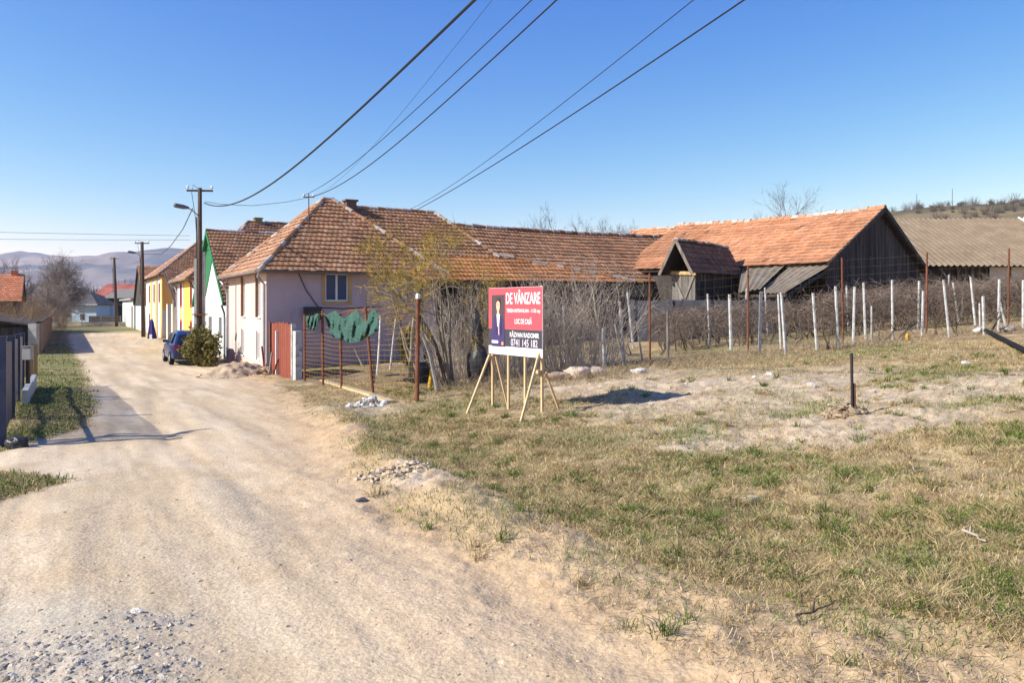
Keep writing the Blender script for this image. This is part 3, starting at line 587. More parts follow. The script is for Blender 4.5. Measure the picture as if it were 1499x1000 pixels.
# ================================================================== granary, barn, corrugated shed, yard wall
ROOT = thing('granary', 'small narrow weathered wooden granary on legs under a steep brown tile roof', 'granary', (8.2, 34.6, 1.4))
g = np.array([.70, .714, 0]); k = np.array([.714, -.70, 0]); a0 = np.array([6.8, 33, 0]); zA, zB, zE = 5.34, 5.26, 4.02; Lr = 4.2
mb = MB(); rng = np.random.default_rng(45); hw = .74
tile_plane(mb, [a0+k*hw+(0, 0, zE), a0+k*hw+g*Lr+(0, 0, zE-.05), a0+g*Lr+(0, 0, zB), a0+(0, 0, zA)], PAL_OLD, rng=rng, th=.27, sag=.04)
tile_plane(mb, [a0-k*hw+g*Lr+(0, 0, zE-.05), a0-k*hw+(0, 0, zE), a0+(0, 0, zA), a0+g*Lr+(0, 0, zB)], PAL_OLD, rng=rng, th=.27)
ro = mb.build('roof', M['tile'], ROOT); rb = MB(); ridge(rb, a0+(0, 0, zA+.02), a0+g*Lr+(0, 0, zB+.02), PAL_OLD, rng, .1); rb.build('ridge_tiles', M['tile'], ro)
mb = MB()
for sgn in (1, -1): mb.bar(a0+k*sgn*(hw+.06)+(0, 0, zE-.12)-g*.05, a0+(0, 0, zA+.02)-g*.05, .05, .13, (.7, .65, .6))
mb.build('barge_board', M['grey_wood'], ROOT)
b0 = a0+g*.55; mb = MB(); zb = 2.85
wv = np.random.default_rng(2)
for i in range(7):
    c = .45+.35*wv.random(); mb.obox(b0-k*.56+k*i*.162+(0, 0, zb-.1*wv.random()), k*.15, g*.04, (0, 0, 1.22), (c, c, c))
mb.bar(b0-k*.52-g*.03+(0, 0, zb+1.05), b0+k*.0-g*.03+(0, 0, zb+.05), .03, .1, (.8, .8, .8)); mb.bar(b0+k*.5-g*.03+(0, 0, zb+1.0), b0+k*.08-g*.03+(0, 0, zb+.05), .03, .1, (.8, .8, .8))
mb.bar(b0-k*.6-g*.04+(0, 0, zb+1.16), b0+k*.62-g*.04+(0, 0, zb+1.1), .06, .14, (1.9, 1.5, .8))
mb.build('plank_door', M['grey_wood'], ROOT, label='grey plank gable front with diagonal braces')
mb = MB()
for i in range(21):
    c = .6+.8*wv.random(); p = b0+k*.56+g*(.06+i*.165); mb.obox(p+(0, 0, zb), g*(.12+.03*wv.random()), -k*.03, (0, 0, 1.2), (c, c, c)); p = b0-k*.56+g*(.06+i*.165); mb.obox(p+(0, 0, zb), g*.15, k*.03, (0, 0, 1.2), (c, c, c))
mb.obox(b0+g*3.5-k*.56+(0, 0, zb), k*1.12, g*.05, (0, 0, 1.2)); mb.obox(b0-k*.56+(0, 0, zb-.16), k*1.12, g*3.55, (0, 0, .12))
mb.build('slatted_wall', M['dark_wood'], ROOT)
for i in (0, 1):
    for j in (-1, 1): MB().obox(b0+g*(.15+i*3.1)+k*j*.45-k*.08+(0, 0, 1.1), k*.16, g*.16, (0, 0, zb-1.24)).build('leg', M['grey_wood'], ROOT)

wv2 = np.random.default_rng(12)
ROOT = thing('barn', 'large dark plank barn with orange tile roof and grey lean-to', 'barn', (15, 40, 1.8))
ap = np.array([16.6, 36, 7.05]); w_ = np.array([.76, .65, 0]); r_ = np.array([-.65, .76, 0]); hwL, hwR = 5.0, 4.6; zEv = 4.4; LB = 11.2
rise = np.array([0, 0, .22])
def bp(t, u, z): return np.array([ap[0], ap[1], 0])+w_*t+r_*u+np.array([0, 0, z])
rng = np.random.default_rng(47); mb = MB(); ovg = -.25
tile_plane(mb, [bp(-hwL, LB, zEv+.1), bp(-hwL, ovg, zEv), bp(0, ovg, ap[2]), bp(0, LB, ap[2]+.1)], PAL_BARN, rng=rng, tw=.24, th=.36, sag=.14)
tile_plane(mb, [bp(hwR, ovg, zEv), bp(hwR, LB, zEv+.1), bp(0, LB, ap[2]+.1), bp(0, ovg, ap[2])], PAL_BARN, rng=rng, tw=.24, th=.36, sag=.14)
ro = mb.build('roof', M['tile_clean'], ROOT); rb = MB(); ridge(rb, bp(0, ovg, ap[2]), bp(0, LB, ap[2]+.1), PAL_BARN, rng, .13, sag=.13); rb.build('ridge_tiles', M['tile_clean'], ro)
mb = MB(); z0 = 1.4
T = np.arange(-hwL+.3, hwR-.35, .2)
for t in T:
    tm = t+.1; zt = ap[2]-.14-(ap[2]-zEv)*(abs(tm)/(hwL if tm < 0 else hwR)); c = .55+.9*wv2.random()
    mb.obox(bp(t, .0, z0), w_*.19, r_*(.03+.015*wv2.random()), (0, 0, zt-z0), (c, c*.98, c))
mb.obox(bp(-4.5, .07, 3.9), w_*8.6, r_*.1, (0, 0, .12), (.5, .5, .5))
mb.build('gable_wall', M['dark_wood'], ROOT)
mb = MB(); mb.obox(bp(-hwL+.35, .1, z0), r_*(LB-.5), w_*.08, (0, 0, zEv-z0-.25), (.8, .8, .8)); mb.obox(bp(hwR-.4, .1, z0), r_*(LB-.5), w_*.08, (0, 0, zEv-z0-.25), (.8, .8, .8)); mb.obox(bp(-hwL+.4, LB-.5, z0), w_*9, r_*.08, (0, 0, 3), (.8, .8, .8)); mb.build('side_wall', M['dark_wood'], ROOT)
mb = MB()
for tt in (-hwL-.1, hwR+.1): mb.bar(bp(tt, ovg-.03, zEv-.16), bp(0, ovg-.03, ap[2]-.08), .05, .2)
mb.build('barge_board', M['dark_wood'], ROOT)
# lean-to: two cement sheets lifted against each other, on posts
lt = []; mb = MB()
top0, top1 = bp(-hwL+.1, -.3, zEv-.12), bp(-hwL+.1, 3.9, zEv-.22); low0, low1 = bp(-hwL-3.2, -.2, 3.12), bp(-hwL-3.2, 1.9, 3.12)
def corr(mb, a, b, c, d, pitch=.18, amp=.028, col=(1, 1, 1), thick=.02):
    """corrugated sheet: a-b eave, d-c ridge"""
    a, b, c, d = [np.asarray(v, float) for v in (a, b, c, d)]; n = max(4, int(np.linalg.norm(b-a)/pitch)*6); t = np.linspace(0, 1, n+1)[:, None]
    lo = a+(b-a)*t; hi = d+(c-d)*t; nr = np.cross(b-a, d-a); nr /= np.linalg.norm(nr); nr = nr*np.sign(nr[2])
    wv_ = (amp*np.cos(np.arange(n+1)*2*np.pi/6))[:, None]*nr; md = (lo+hi)/2
    R1 = lo+wv_; R2 = md+wv_+nr*.012; R2b = md+wv_; R3 = hi+wv_
    for A_, B_ in ((R1, R2), (R2b, R3)):
        V = np.vstack([A_, B_, A_-nr*thick, B_-nr*thick]); m_ = n+1; i = np.arange(n)[:, None]
        mb.add(V, np.vstack([i+[[0, 1, m_+1, m_]], i+[[2*m_+1, 2*m_, 3*m_, 3*m_+1]], i+[[1, 0, 2*m_, 2*m_+1]], i+[[m_, m_+1, 3*m_+1, 3*m_]]]), col)
corr(mb, low0, low0*.45+low1*.55, top0*.55+top1*.45, top0, col=(1.0, 1.0, 1.0)); corr(mb, low0*.5+low1*.5+(0, 0, .18), low1+(0, 0, .05), top1+(0, 0, .06), top0*.5+top1*.5+(0, 0, .1), col=(.8, .82, .85))
mb.build('lean_to_roof', mat('old_cement_sheet', (.17, .135, .095), (.26, .215, .155), 2, attr=True, bump=.3, dirt=((.11, .09, .07), 1.8, .57)), ROOT)
mb = MB(); mb.bar(low0+(0, 0, -.14), top0+(0, 0, -.14), .07, .14); mb.bar(low1+(0, 0, -.14), top1+(0, 0, -.14), .07, .14); mb.bar(low0+(0, 0, -.12), low1+(0, 0, -.12), .1, .1)
for p in (low0, low1): mb.bar(p+w_*.25-np.array([0, 0, 2.1]), p+w_*.25-np.array([0, 0, .1]), .14)
mb.build('lean_to_frame', M['dark_wood'], ROOT)
MB().obox(bp(-hwL-1.6, .6, 1.3), w_*1.9, r_*.05, (0, 0, 1.6), (2.4, 1.9, 2.3)).build('lean_to_wall', M['dark_wood'], ROOT)

ROOT = thing('far_tiled_barn', 'pale orange tiled roof of a farther barn showing left of the large barn ridge', 'barn', (10, 52, 1))
zr = CZ-(331-HY)/F*52; p0, p1 = ray(925, 338, 54), ray(1035, 329, 49); u_ = (p1-p0); dn = np.array([-.2, -4.5, -3.0])
mb = MB(); rng = np.random.default_rng(51); tile_plane(mb, [p0+dn, p1+dn, p1, p0], PAL_BARN, rng=rng); tile_plane(mb, [p1+dn*(-1, -1, 1), p0+dn*(-1, -1, 1), p0, p1], PAL_BARN, rng=rng)
ro = mb.build('roof', M['tile_clean'], ROOT); rb = MB(); ridge(rb, p0, p1, PAL_BARN, rng, .14); rb.build('ridge_tiles', M['tile_clean'], ro)
q = p0+dn*.9; MB().obox((q[0], q[1], .5), (p1+dn*.9-q)*(1, 1, 0), (0, 8, 0), (0, 0, q[2]-.6)).build('wall', M['dark_wood'], ROOT)

ROOT = thing('corrugated_shed', 'dark shed under a broad tan corrugated roof right of the large barn', 'shed', (28, 44, 2.2))
x0, xr1, xe1 = 20.6, 29.2, 29.6; mb = MB(); ze, zr = 4.62, 7.66
corr(mb, (x0, 39.8, ze), (xe1, 39.8, ze), (xr1, 46, zr), (x0, 46, zr), .3, .045)
corr(mb, (xe1, 52, ze), (x0, 52, ze), (x0, 46, zr), (xr1, 46, zr), .3, .045)
mb.build('roof', M['asbestos'], ROOT)
mb = MB()
for i in range(43):
    c = .6+.8*wv2.random(); mb.box(x0+.3+i*.2, x0+.49+i*.2, 40.6, 40.63+.02*wv2.random(), 1.4, ze+.12, (c, c, c))
mb.box(x0+.25, x0+.33, 40.7, 51.5, 1.4, ze); mb.prism([(x0+.34, 40.6, ze), (x0+.34, 51.4, ze), (x0+.34, 46, zr-.1)], (.05, 0, 0)); mb.box(28.95, 29.05, 40.7, 51.5, 1.4, ze); mb.prism([(28.95, 40.6, ze), (28.95, 51.4, ze), (28.95, 46, zr-.1)], (.05, 0, 0)); mb.build('wall', M['dark_wood'], ROOT)
for a, b in ((1448, 1476), (1480, 1499)):
    xa, xb = (a-CX)/F*40.5, min(28.9, (b-CX)/F*40.5); MB().box(xa, xb, 40.45, 40.5, CZ-(411-HY)/F*40.5, CZ-(391-HY)/F*40.5, (.62, .55, .50)).build('pale_panel', M['attr'], ROOT)
MB().tubes([(xr1+.05, 39.8, ze+.08), (xr1+.05, 46, zr+.06)], [.05, .05], 6).build('verge_strip', M['frame_w'], ROOT)

# white sheet-roofed cabin glimpsed at the right edge
p = ray(1510, 326, 58); ROOT = thing('white_roof_cabin', 'white sheet roof corner of a cabin at the far right edge', 'cabin', (p[0]+2, 60, 2))
mb = MB(); c0 = ray(1486, 331, 58); c1 = ray(1499, 317, 60); mb.prism([c0, c0+(9, 0, 0), c1+(9, 2, 0), c1], (0, 0, -.12)); mb.build('roof', M['frame_w'], ROOT)
MB().obox((c0[0]+.3, 58.3, 2), (8, 0, 0), (0, 6, 0), (0, 0, c0[2]-2.1)).build('wall', M['cream'], ROOT)

M['darkwall'] = mat('dark_grey_render', (.06, .062, .075), (.10, .10, .115), 2, bump=.3)  # one even dark grey for the wall and its pillars
# yard wall between vineyard and sheds
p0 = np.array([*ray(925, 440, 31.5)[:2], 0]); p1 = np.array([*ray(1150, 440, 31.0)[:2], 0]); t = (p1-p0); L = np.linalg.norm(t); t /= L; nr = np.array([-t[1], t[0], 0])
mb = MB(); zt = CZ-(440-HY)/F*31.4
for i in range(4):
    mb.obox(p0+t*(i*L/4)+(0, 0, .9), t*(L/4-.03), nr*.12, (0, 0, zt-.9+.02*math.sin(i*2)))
wall = mb.build('yard_wall', M['darkwall'], None, 'low dark grey yard wall behind the vineyard below the granary', 'wall')
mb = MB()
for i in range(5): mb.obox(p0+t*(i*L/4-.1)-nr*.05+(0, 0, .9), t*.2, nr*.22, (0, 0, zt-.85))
mb.build('pillar', M['darkwall'], wall)
# ================================================================== branches
def unit(v): return v/(np.linalg.norm(v, axis=-1, keepdims=True)+1e-9)
def grow(st, dr, ln, rad, K, wig, up, rng, taper=.75):
    N = len(st); P = np.zeros((N, K, 3)); P[:, 0] = st; d = unit(np.array(dr, float)); ln = np.broadcast_to(ln, N); rad = np.broadcast_to(rad, N)
    for i in range(1, K):
        d = unit(d+rng.normal(0, wig, (N, 3))+np.array([0, 0, up])); P[:, i] = P[:, i-1]+d*(ln/(K-1))[:, None]
    return P, rad[:, None]*np.linspace(1, 1-taper, K)[None]
def spawn(P, R, n, t0, spread, lf, rf, K, wig, up, rng, lr=.35, minr=.003):
    N, k, _ = P.shape; L = np.linalg.norm(P[:, -1]-P[:, 0], axis=1); w = L/L.sum(); i = rng.choice(N, n, p=w); t = t0+(1-t0)*rng.random(n)
    f = t*(k-1); j = np.minimum(f.astype(int), k-2); fr = (f-j)[:, None]
    st = P[i, j]*(1-fr)+P[i, j+1]*fr; tg = unit(P[i, j+1]-P[i, j]); dr = tg+rng.normal(0, spread, (n, 3))
    rr = (R[i, j]*(1-fr[:, 0])+R[i, j+1]*fr[:, 0])*rf
    return grow(st, dr, lf*(1-lr+2*lr*rng.random(n))*(1.15-.6*t), np.maximum(rr, minr), K, wig, up, rng)
def jit(c, n, rng, a=.25): return np.array(c)*(1-a+2*a*rng.random((n, 1)))
def bare_tree(name, label, base, h, lv, col, seed, group=None, cat='tree', trunk_r=.12, lean=(0, 0), spread=.55, up=.12, ntr=1, tips=None, t0=.25, minr=.004, wig=.14):
    rng = np.random.default_rng(seed); base = np.array(base, float)
    root = thing(name, label, cat, base, group)
    st = base+np.c_[rng.normal(0, .06*(ntr > 1), (ntr, 2)), np.zeros(ntr)-.1]; dr = np.c_[np.full(ntr, lean[0])+rng.normal(0, .25*(ntr > 1), ntr), np.full(ntr, lean[1])+rng.normal(0, .25*(ntr > 1), ntr), np.ones(ntr)]
    P, R = grow(st, dr, h*.8, trunk_r, 9, .07, .05, rng, .7)
    mb = MB().tubes(P, R, 7, jit(col, ntr, rng, .1)); mb.build('trunk', M['bark'], root, smooth=True)
    mb = MB(); p, r = P, R
    for q, (n, lf) in enumerate(lv):
        p, r = spawn(p, r, n, t0, spread, lf*h, .62, 5, wig, up, rng, minr=minr)
        c = col if tips is None or q < len(lv)-1 else tips
        mb.tubes(p, r, 4 if q == 0 else 3, jit(c, n, rng, .3), cap=False)
    mb.build('crown', M['bark'], root); return root, (p, r)
def stem_shrub(name, label, base, w, h, n, col, seed, group=None, twigs=4, r=.008, wig=.08, fan=.25, cat='shrub'):
    rng = np.random.default_rng(seed); base = np.array(base, float); root = thing(name, label, cat, base, group)
    xy = rng.normal(0, w*.28, (n, 2)); st = np.c_[base[0]+xy[:, 0], base[1]+xy[:, 1], base_z(base[0]+xy[:, 0], base[1]+xy[:, 1])-.05]
    P, R = grow(st, np.c_[xy*fan/w*2+rng.normal(0, .20, (n, 2)), np.ones(n)], h*(.35+.65*rng.random(n)), r*(.5+1.1*rng.random(n)**2), 7, wig, .03, rng, .6)
    MB().tubes(P, R, 3, jit(col, n, rng, .35), cap=False).build('stems', M['bark'], root)
    p, rr = spawn(P, R, n*twigs, .2, .75, h*.24, .6, 4, .18, .12, rng, minr=.0035)
    MB().tubes(p, rr, 3, jit(np.array(col)*.9, n*twigs, rng, .35), cap=False).build('twigs', M['bark'], root); return root
def leaves(mb, C, size, rng, col, col2, n):
    d = unit(rng.normal(0, 1, (n, 3))); u = unit(np.cross(d, rng.normal(0, 1, (n, 3)))); v = np.cross(d, u); s = size*(.6+.8*rng.random((n, 1)))
    V = np.stack([C-u*s, C+v*s*.45, C+u*s, C-v*s*.45], 1).reshape(-1, 3); t = rng.random((n, 1)); c = np.array(col)*(1-t)+np.array(col2)*t
    mb.add(V, np.arange(n*4).reshape(n, 4), np.repeat(c, 4, 0))

# yellow lichened tree over the garden
b = G(662, 563)
bare_tree('lichened_tree', 'small leafless tree with yellow lichened twigs growing over the garden fence', b, 3.7, [(20, .50), (230, .26), (1900, .12)], (.22, .185, .13), 71, trunk_r=.045, lean=(-.25, .05), spread=.75, up=.02, ntr=4, tips=(.36, .26, .05), t0=.60, minr=.006, wig=.2)
b2 = G(612, 560)
bare_tree('lichened_tree', 'thin yellow twigged sapling left of the tall rusty corner post', (b2[0]-.2, b2[1]+2, b2[2]), 3.5, [(12, .46), (120, .27), (900, .12)], (.22, .185, .13), 72, trunk_r=.045, lean=(-.18, .1), spread=.75, up=.02, ntr=2, tips=(.36, .26, .05), t0=.62, minr=.006, wig=.2)
# shrub thicket behind the sign
SHR = [(640, 561, 2.0, 'bare grey shrub at the foot of the lichened tree', 90), (676, 563, 2.5, 'tall bare shrub between the lichened tree and the sale sign', 150), (705, 560, 2.5, 'bare twiggy shrub close to the left edge of the sale sign', 150), (742, 556, 2.6, 'bare shrub directly behind the sale sign', 130),
       (785, 553, 2.7, 'bare shrub behind the right edge of the sale sign', 140), (822, 547, 2.7, 'tan bare shrub just right of the sale sign above the pale sack', 160), (858, 545, 2.8, 'bare shrub left of the leaning white posts', 160), (882, 542, 2.6, 'sparse bare shrub touching the leaning white posts', 90)]
for i, (px, py, h, lab, n) in enumerate(SHR):
    c = G(px, py); c = c+np.array([c[0]/c[1]*1.2, 1.2, .05]); stem_shrub('bare_shrub', lab, c, 1.25, h*1.15, int(n*.62), (.56, .49, .40) if i % 2 else (.50, .43, .35), 80+i, 'bare shrubs behind the sale sign', twigs=6)
c = G(595, 548); rng = np.random.default_rng(91); root = thing('garden_evergreen', 'dark ivy covered stump behind the yellow garden mesh', 'shrub', c+np.array([0, 2.2, 0]))
cc = np.array(root.location); mb = MB(); n = 2600; q = unit(rng.normal(0, 1, (n, 3)))*(.6+.4*rng.random((n, 1)))*np.array([.62, .6, .8])+cc+(0, 0, .72); leaves(mb, q, .045, rng, (.035, .045, .014), (.10, .085, .03), n); mb.build('leaves', M['leaf'], root)
MB().tubes([cc+(0, 0, -.1), cc+(.05, 0, .7), cc+(.0, .05, 1.3)], [.12, .1, .05], 7, (.09, .07, .05)).build('trunk', M['bark'], root)
# round evergreen bush by the pole
c = G(294, 536); c[2] = gz(c[0], c[1]); root = thing('round_bush', 'round evergreen bush in front of the utility pole and blue car', 'bush', c); rng = np.random.default_rng(93)
mb = MB(); n = 4200; q = unit(rng.normal(0, 1, (n, 3))); rr = (.3+.85*rng.random((n, 1))**.8)*(.35+1.3*fbm(q[:, 0]*3.4+5, q[:, 2]*3.4+q[:, 1]*2.5, 3, 3)[:, None]); q = q*rr*np.array([.68, .66, .76])+c+(0.02, 0, .86)
leaves(mb, q, .085, rng, (.075, .08, .02), (.30, .26, .09), n); mb.build('leaves', M['leaf'], root)
P, R = grow(np.repeat([c-(0, 0, .05)], 14, 0)+rng.normal(0, .07, (14, 3))*(1, 1, 0), np.c_[rng.normal(0, .4, (14, 2)), np.ones(14)], 1.2, .025, 5, .1, .05, rng); MB().tubes(P, R, 5, (.08, .055, .04)).build('stems', M['bark'], root)

# far and background trees
def at(px, y, z=None): x = (px-CX)/F*y; return np.array([x, y, gz(x, y) if z is None else z])
bare_tree('bare_tree', 'large round bare tree left of the pale blue cottage', at(80, 112), 8.7, [(90, .48), (800, .25), (6000, .13)], (.27, .22, .18), 101, trunk_r=.26, spread=.85, up=.03, ntr=3, t0=.22, minr=.016)
bare_tree('bare_tree', 'smaller greyish bare tree under the large round tree', at(62, 100), 6.2, [(40, .46), (360, .26), (2600, .13)], (.30, .25, .21), 102, trunk_r=.14, spread=.75, up=.06, ntr=3, t0=.2, minr=.014)
bare_tree('bare_tree', 'slim bare tree behind the bright orange roof at the left edge', at(8, 90), 8.0, [(24, .4), (200, .22), (900, .11)], (.19, .16, .16), 103, trunk_r=.12, spread=.5, up=.15, ntr=2, minr=.013)
bare_tree('bare_tree', 'bare tree showing between the chimney and the far hill', at(20, 96), 7.6, [(24, .4), (200, .22), (800, .11)], (.19, .16, .16), 104, trunk_r=.12, spread=.5, up=.15, ntr=2, minr=.013)
for i, (px, y, h, lab) in enumerate([(1178, 62, 11.5, 'largest bare tree rising behind the large barn ridge'), (1148, 66, 10.4, 'low bare tree just left of the largest tree behind the barn'), (1206, 66, 10.6, 'bare tree just right of the largest tree behind the barn'),
        (905, 66, 9.8, 'bare treetop over the right end of the long shed ridge'), (872, 66, 9.3, 'bare treetop above the middle of the long shed ridge'), (815, 66, 9.8, 'faint low treetop above the left half of the long shed')]):
    bare_tree('bare_tree', lab, at(px, y, 2.0), h-1.6, [(24, .38), (220, .2), (900, .1)], (.13, .105, .10), 110+i, 'bare trees behind the sheds', trunk_r=.13, spread=.5, up=.14, ntr=2 if i != 4 else 4, minr=.008)
for i, (px, y, w, h, lab, c) in enumerate([(4, 56, 4.2, 3.9, 'orange brown bare shrub below the bright orange roof', (.36, .22, .10)), (40, 62, 4.4, 3.6, 'reddish tan shrub between the orange roof and brown wall', (.30, .18, .10)), (-28, 44, 3, 3.2, 'yellowish shrub at the left edge above the blue fence', (.40, .27, .12)), (62, 84, 4.5, 3.4, 'greyish brown shrub beyond the brown garden wall', (.24, .19, .15))]):
    stem_shrub('garden_shrub', lab, at(px, y), w, h, 170, c, 130+i, 'shrubs in the left gardens', twigs=14, r=.011, fan=.5, wig=.16)

# ================================================================== left side: fence, meter post, wall
ROOT = thing('blue_slat_fence', 'dark blue vertical slat fence along the left edge of the road', 'fence', WP(18, -.9, .4))
fn = lambda s: -.86-.023*(s-14)
for ss in (14.15, 18.4, 22.6, 27.4):
    f_ = fn(ss); x, y = W(ss, f_); z = gz(x, y); mb = MB(); mb.sbox(ss-.05, ss+.05, f_-.06, f_+.06, z-.2, z+1.62); mb.sbox(ss-.06, ss+.06, f_-.07, f_+.07, z+1.62, z+1.65); mb.build('post', M['bluepaint'], ROOT)
for a, b in ((14.2, 18.35), (18.45, 22.55), (22.65, 27.35)):
    za, zb = gz(*W(a, fn(a))), gz(*W(b, fn(b))); mb = MB(); n = int((b-a)/.13)
    for i in range(n):
        s_ = a+(i+.5)*(b-a)/n; z = za+(zb-za)*(i+.5)/n; mb.sbox(s_-.03, s_+.03, fn(s_)-.012, fn(s_)+.012, z+.10, z+1.52+.03*math.sin(i*math.pi/n))
    mb.build('slat_panel', M['bluepaint'], ROOT)
    mb = MB()
    for hh in (.35, .82): mb.obox(np.array([*W(a, fn(a)-.05), za+hh]), np.array([*W(b, fn(b)-.05), zb+hh])-np.array([*W(a, fn(a)-.05), za+hh]), (*(E2*.035), 0), (0, 0, .05))
    mb.build('rail', M['bluepaint'], ROOT)
mb = MB()
for a, b in ((21.5, 24.4), (24.5, 27.4)):
    z = gz(*W(b, -.9)); mb.sbox(a, b, -.92, -.80, z-.2, z+.42)
mb.build('concrete_footing', mat('pale_footing', (.48, .47, .44), (.6, .59, .56), 4, bump=.3), None, 'low pale concrete footing beside the blue slat fence', 'footing')
p = G(41, 585); ROOT = thing('meter_post', 'dark post carrying a grey meter box beside the blue fence', 'meter post', p)
MB().box(p[0]-.035, p[0]+.035, p[1]-.035, p[1]+.035, p[2]-.1, p[2]+1.02).build('post', M['plastic'], ROOT)
mb = MB(); mb.box(p[0]-.11, p[0]+.11, p[1]-.08, p[1]+.06, p[2]+1.0, p[2]+1.32); mb.box(p[0]-.125, p[0]+.125, p[1]-.1, p[1]+.08, p[2]+1.32, p[2]+1.34); mb.build('meter_box', M['zinc'], ROOT)
p = G(47, 519); q = at(47, p[1]); MB().obox((p[0]-.22, p[1], p[2]-.1), (.44, 0, 0), (0, .3, 0), (0, 0, 1.75)).build('gate_pillar', M['concrete'], None, 'pale grey concrete pillar at the near end of the brown wall', 'pillar')
p = G(37, 553); ROOT = thing('board_screen', 'narrow rust brown board screen behind the meter post', 'screen', p)
mb = MB()
for i in range(5): mb.obox((p[0]-.3+i*.12, p[1]+i*.05, p[2]-.1), (.11, 0.03, 0), (0, .02, 0), (0, 0, 1.25+.12*math.sin(i*2.3)), (1.4, .9+.1*i, .7))
mb.build('boards', M['brownwall'], ROOT); MB().bar((p[0]-.32, p[1]+.08, p[2]+.8), (p[0]+.3, p[1]+.27, p[2]+.8), .05).build('rail', M['dark_wood'], ROOT)
ROOT = thing('brown_wall', 'brown boarded garden wall at the left in shadow', 'wall', WP(65, -1.3, 0)); mb = MB(); wr = np.random.default_rng(4)
for i in range(90):
    s_ = 50.5+i*.42; c = .8+.4*wr.random(); mb.sbox(s_, s_+.415, -1.4, -1.3+.01*wr.random(), -.1, 1.66+.02*wr.random(), (c, c, c))
mb.build('boards', M['brownwall'], ROOT); MB().sbox(50.4, 88.4, -1.45, -1.24, 1.67, 1.76).build('coping', M['dark_wood'], ROOT)
ROOT = thing('low_shed', 'low dark shed roof behind the brown garden wall', 'shed', WP(60, -5, 0))
MB().obox(WP(50, -1.7, 1.5), np.array([*(D2*26), 0]), np.array([*(-E2*3.4), .55]), (0, 0, .08)).build('roof', M['dark_wood'], ROOT); MB().sbox(50.2, 75.8, -4.8, -1.75, -.1, 1.45).build('wall', M['dark_wood'], ROOT)
# black bag and stone at the fence foot
p = G(27, 655); ROOT = MB(); rng = np.random.default_rng(6)
def lump(c, r, rng, n=3, k=.25, sub=2, flat=1.):
    """irregular stone from a subdivided octahedron; returns verts, faces"""
    V = [(1, 0, 0), (-1, 0, 0), (0, 1, 0), (0, -1, 0), (0, 0, 1), (0, 0, -1)]; Fc = [(0, 2, 4), (2, 1, 4), (1, 3, 4), (3, 0, 4), (2, 0, 5), (1, 2, 5), (3, 1, 5), (0, 3, 5)]
    for _ in range(sub):
        V = list(V); cache = {}; nf = []
        def mid(a, b):
            key = (min(a, b), max(a, b))
            if key not in cache: m_ = (np.array(V[a])+np.array(V[b]))/2; V.append(tuple(m_/np.linalg.norm(m_))); cache[key] = len(V)-1
            return cache[key]
        for a, b, c_ in Fc: ab, bc, ca = mid(a, b), mid(b, c_), mid(c_, a); nf += [(a, ab, ca), (b, bc, ab), (c_, ca, bc), (ab, bc, ca)]
        Fc = nf
    V = np.array(V); o = rng.random(3)*50
    d = 1+k*2*(fbm(V[:, 0]*1.4+o[0]+V[:, 2], V[:, 1]*1.4+o[1]-V[:, 2]*.7, 2, 3)-.5)*1.6
    return V*d[:, None]*np.asarray(r)+np.asarray(c), np.array(Fc)
V, f = lump(p+(0, 0, .07), (.16, .12, .1), rng, k=.35, sub=3); MB().add(V, f).build('black_bag', M['plastic'], None, 'crumpled black bag at the foot of the near blue fence post', 'bag', smooth=True)

# ================================================================== red gate, garden fence, nets
ROOT = thing('red_gate', 'red brown plank gate between the pink house and garden fence', 'gate', PL(414, 549, 6.55)); sA, sB = s_at(399, 6.55), s_at(429, 6.55); zb = 0.0
mb = MB(); n = 11; gr = np.random.default_rng(5)
for i in range(n):
    a = sA+(sB-sA)*i/n; b = sA+(sB-sA)*(i+.93)/n; c = .85+.3*gr.random(); mb.sbox(max(a, b), min(a, b), 6.52, 6.55+.008*gr.random(), zb+.05, zb+1.98+.06*math.sin(i/n*math.pi)-.03*(i % 2), (c, c, c))
mb.build('planks', M['red_wood'], ROOT)
mb = MB()
for z in (.35, 1.6): mb.sbox(sB, sA, 6.56, 6.62, z, z+.1)
mb.build('rail', M['red_wood'], ROOT)
for ss in (sA+.12, sB-.12): MB().sbox(ss-.06, ss+.06, 6.46, 6.60, -.1, 1.9+.1).build('post', M['whitepost'] if ss < sB else M['rust'], ROOT)
mb = MB(); s_ = (sA+sB)/2+.55; mb.sbox(s_-.04, s_+.04, 6.44, 6.52, .0, 1.72); mb.build('latch_post', M['frame_w'], ROOT); 
p = PL(437, 551, 6.55); sc_ = s_at(434, 6.55); MB().sbox(sc_-.28, sc_+.1, 6.45, 6.66, -.1, 1.78).build('white_pillar', M['whitepost'], None, 'short white gate pillar at the right of the red gate', 'pillar')
GF = thing('garden_fence', 'rusty pipe garden fence with yellow wire mesh beside the red gate', 'fence', PL(546, 575, 6.55))
gp_ = [(446, 460, 446, 548), (472, 455, 473, 553), (498, 460, 500, 560), (535, 449, 547, 573), (612, 436, 610.5, 580)]; tops = []
for i, (xt, yt, xb, yb) in enumerate(gp_):
    b = PL(xb, yb, 6.55); b[2] = gz(b[0], b[1]); kk = (xb-CX)/F; t = ray(xt, yt, b[1]); tops.append((b, t)); MB().tubes([b-(0, 0, .15), t], [.045 if i == 4 else .036]*2, 8).build('post', M['rust'], GF)
b, t = tops[-1]; MB().lathe(t, [(.05, -.02), (.052, .05), (.04, .09)], 8).build('post_cap', M['frame_w'], GF)
mb = MB()
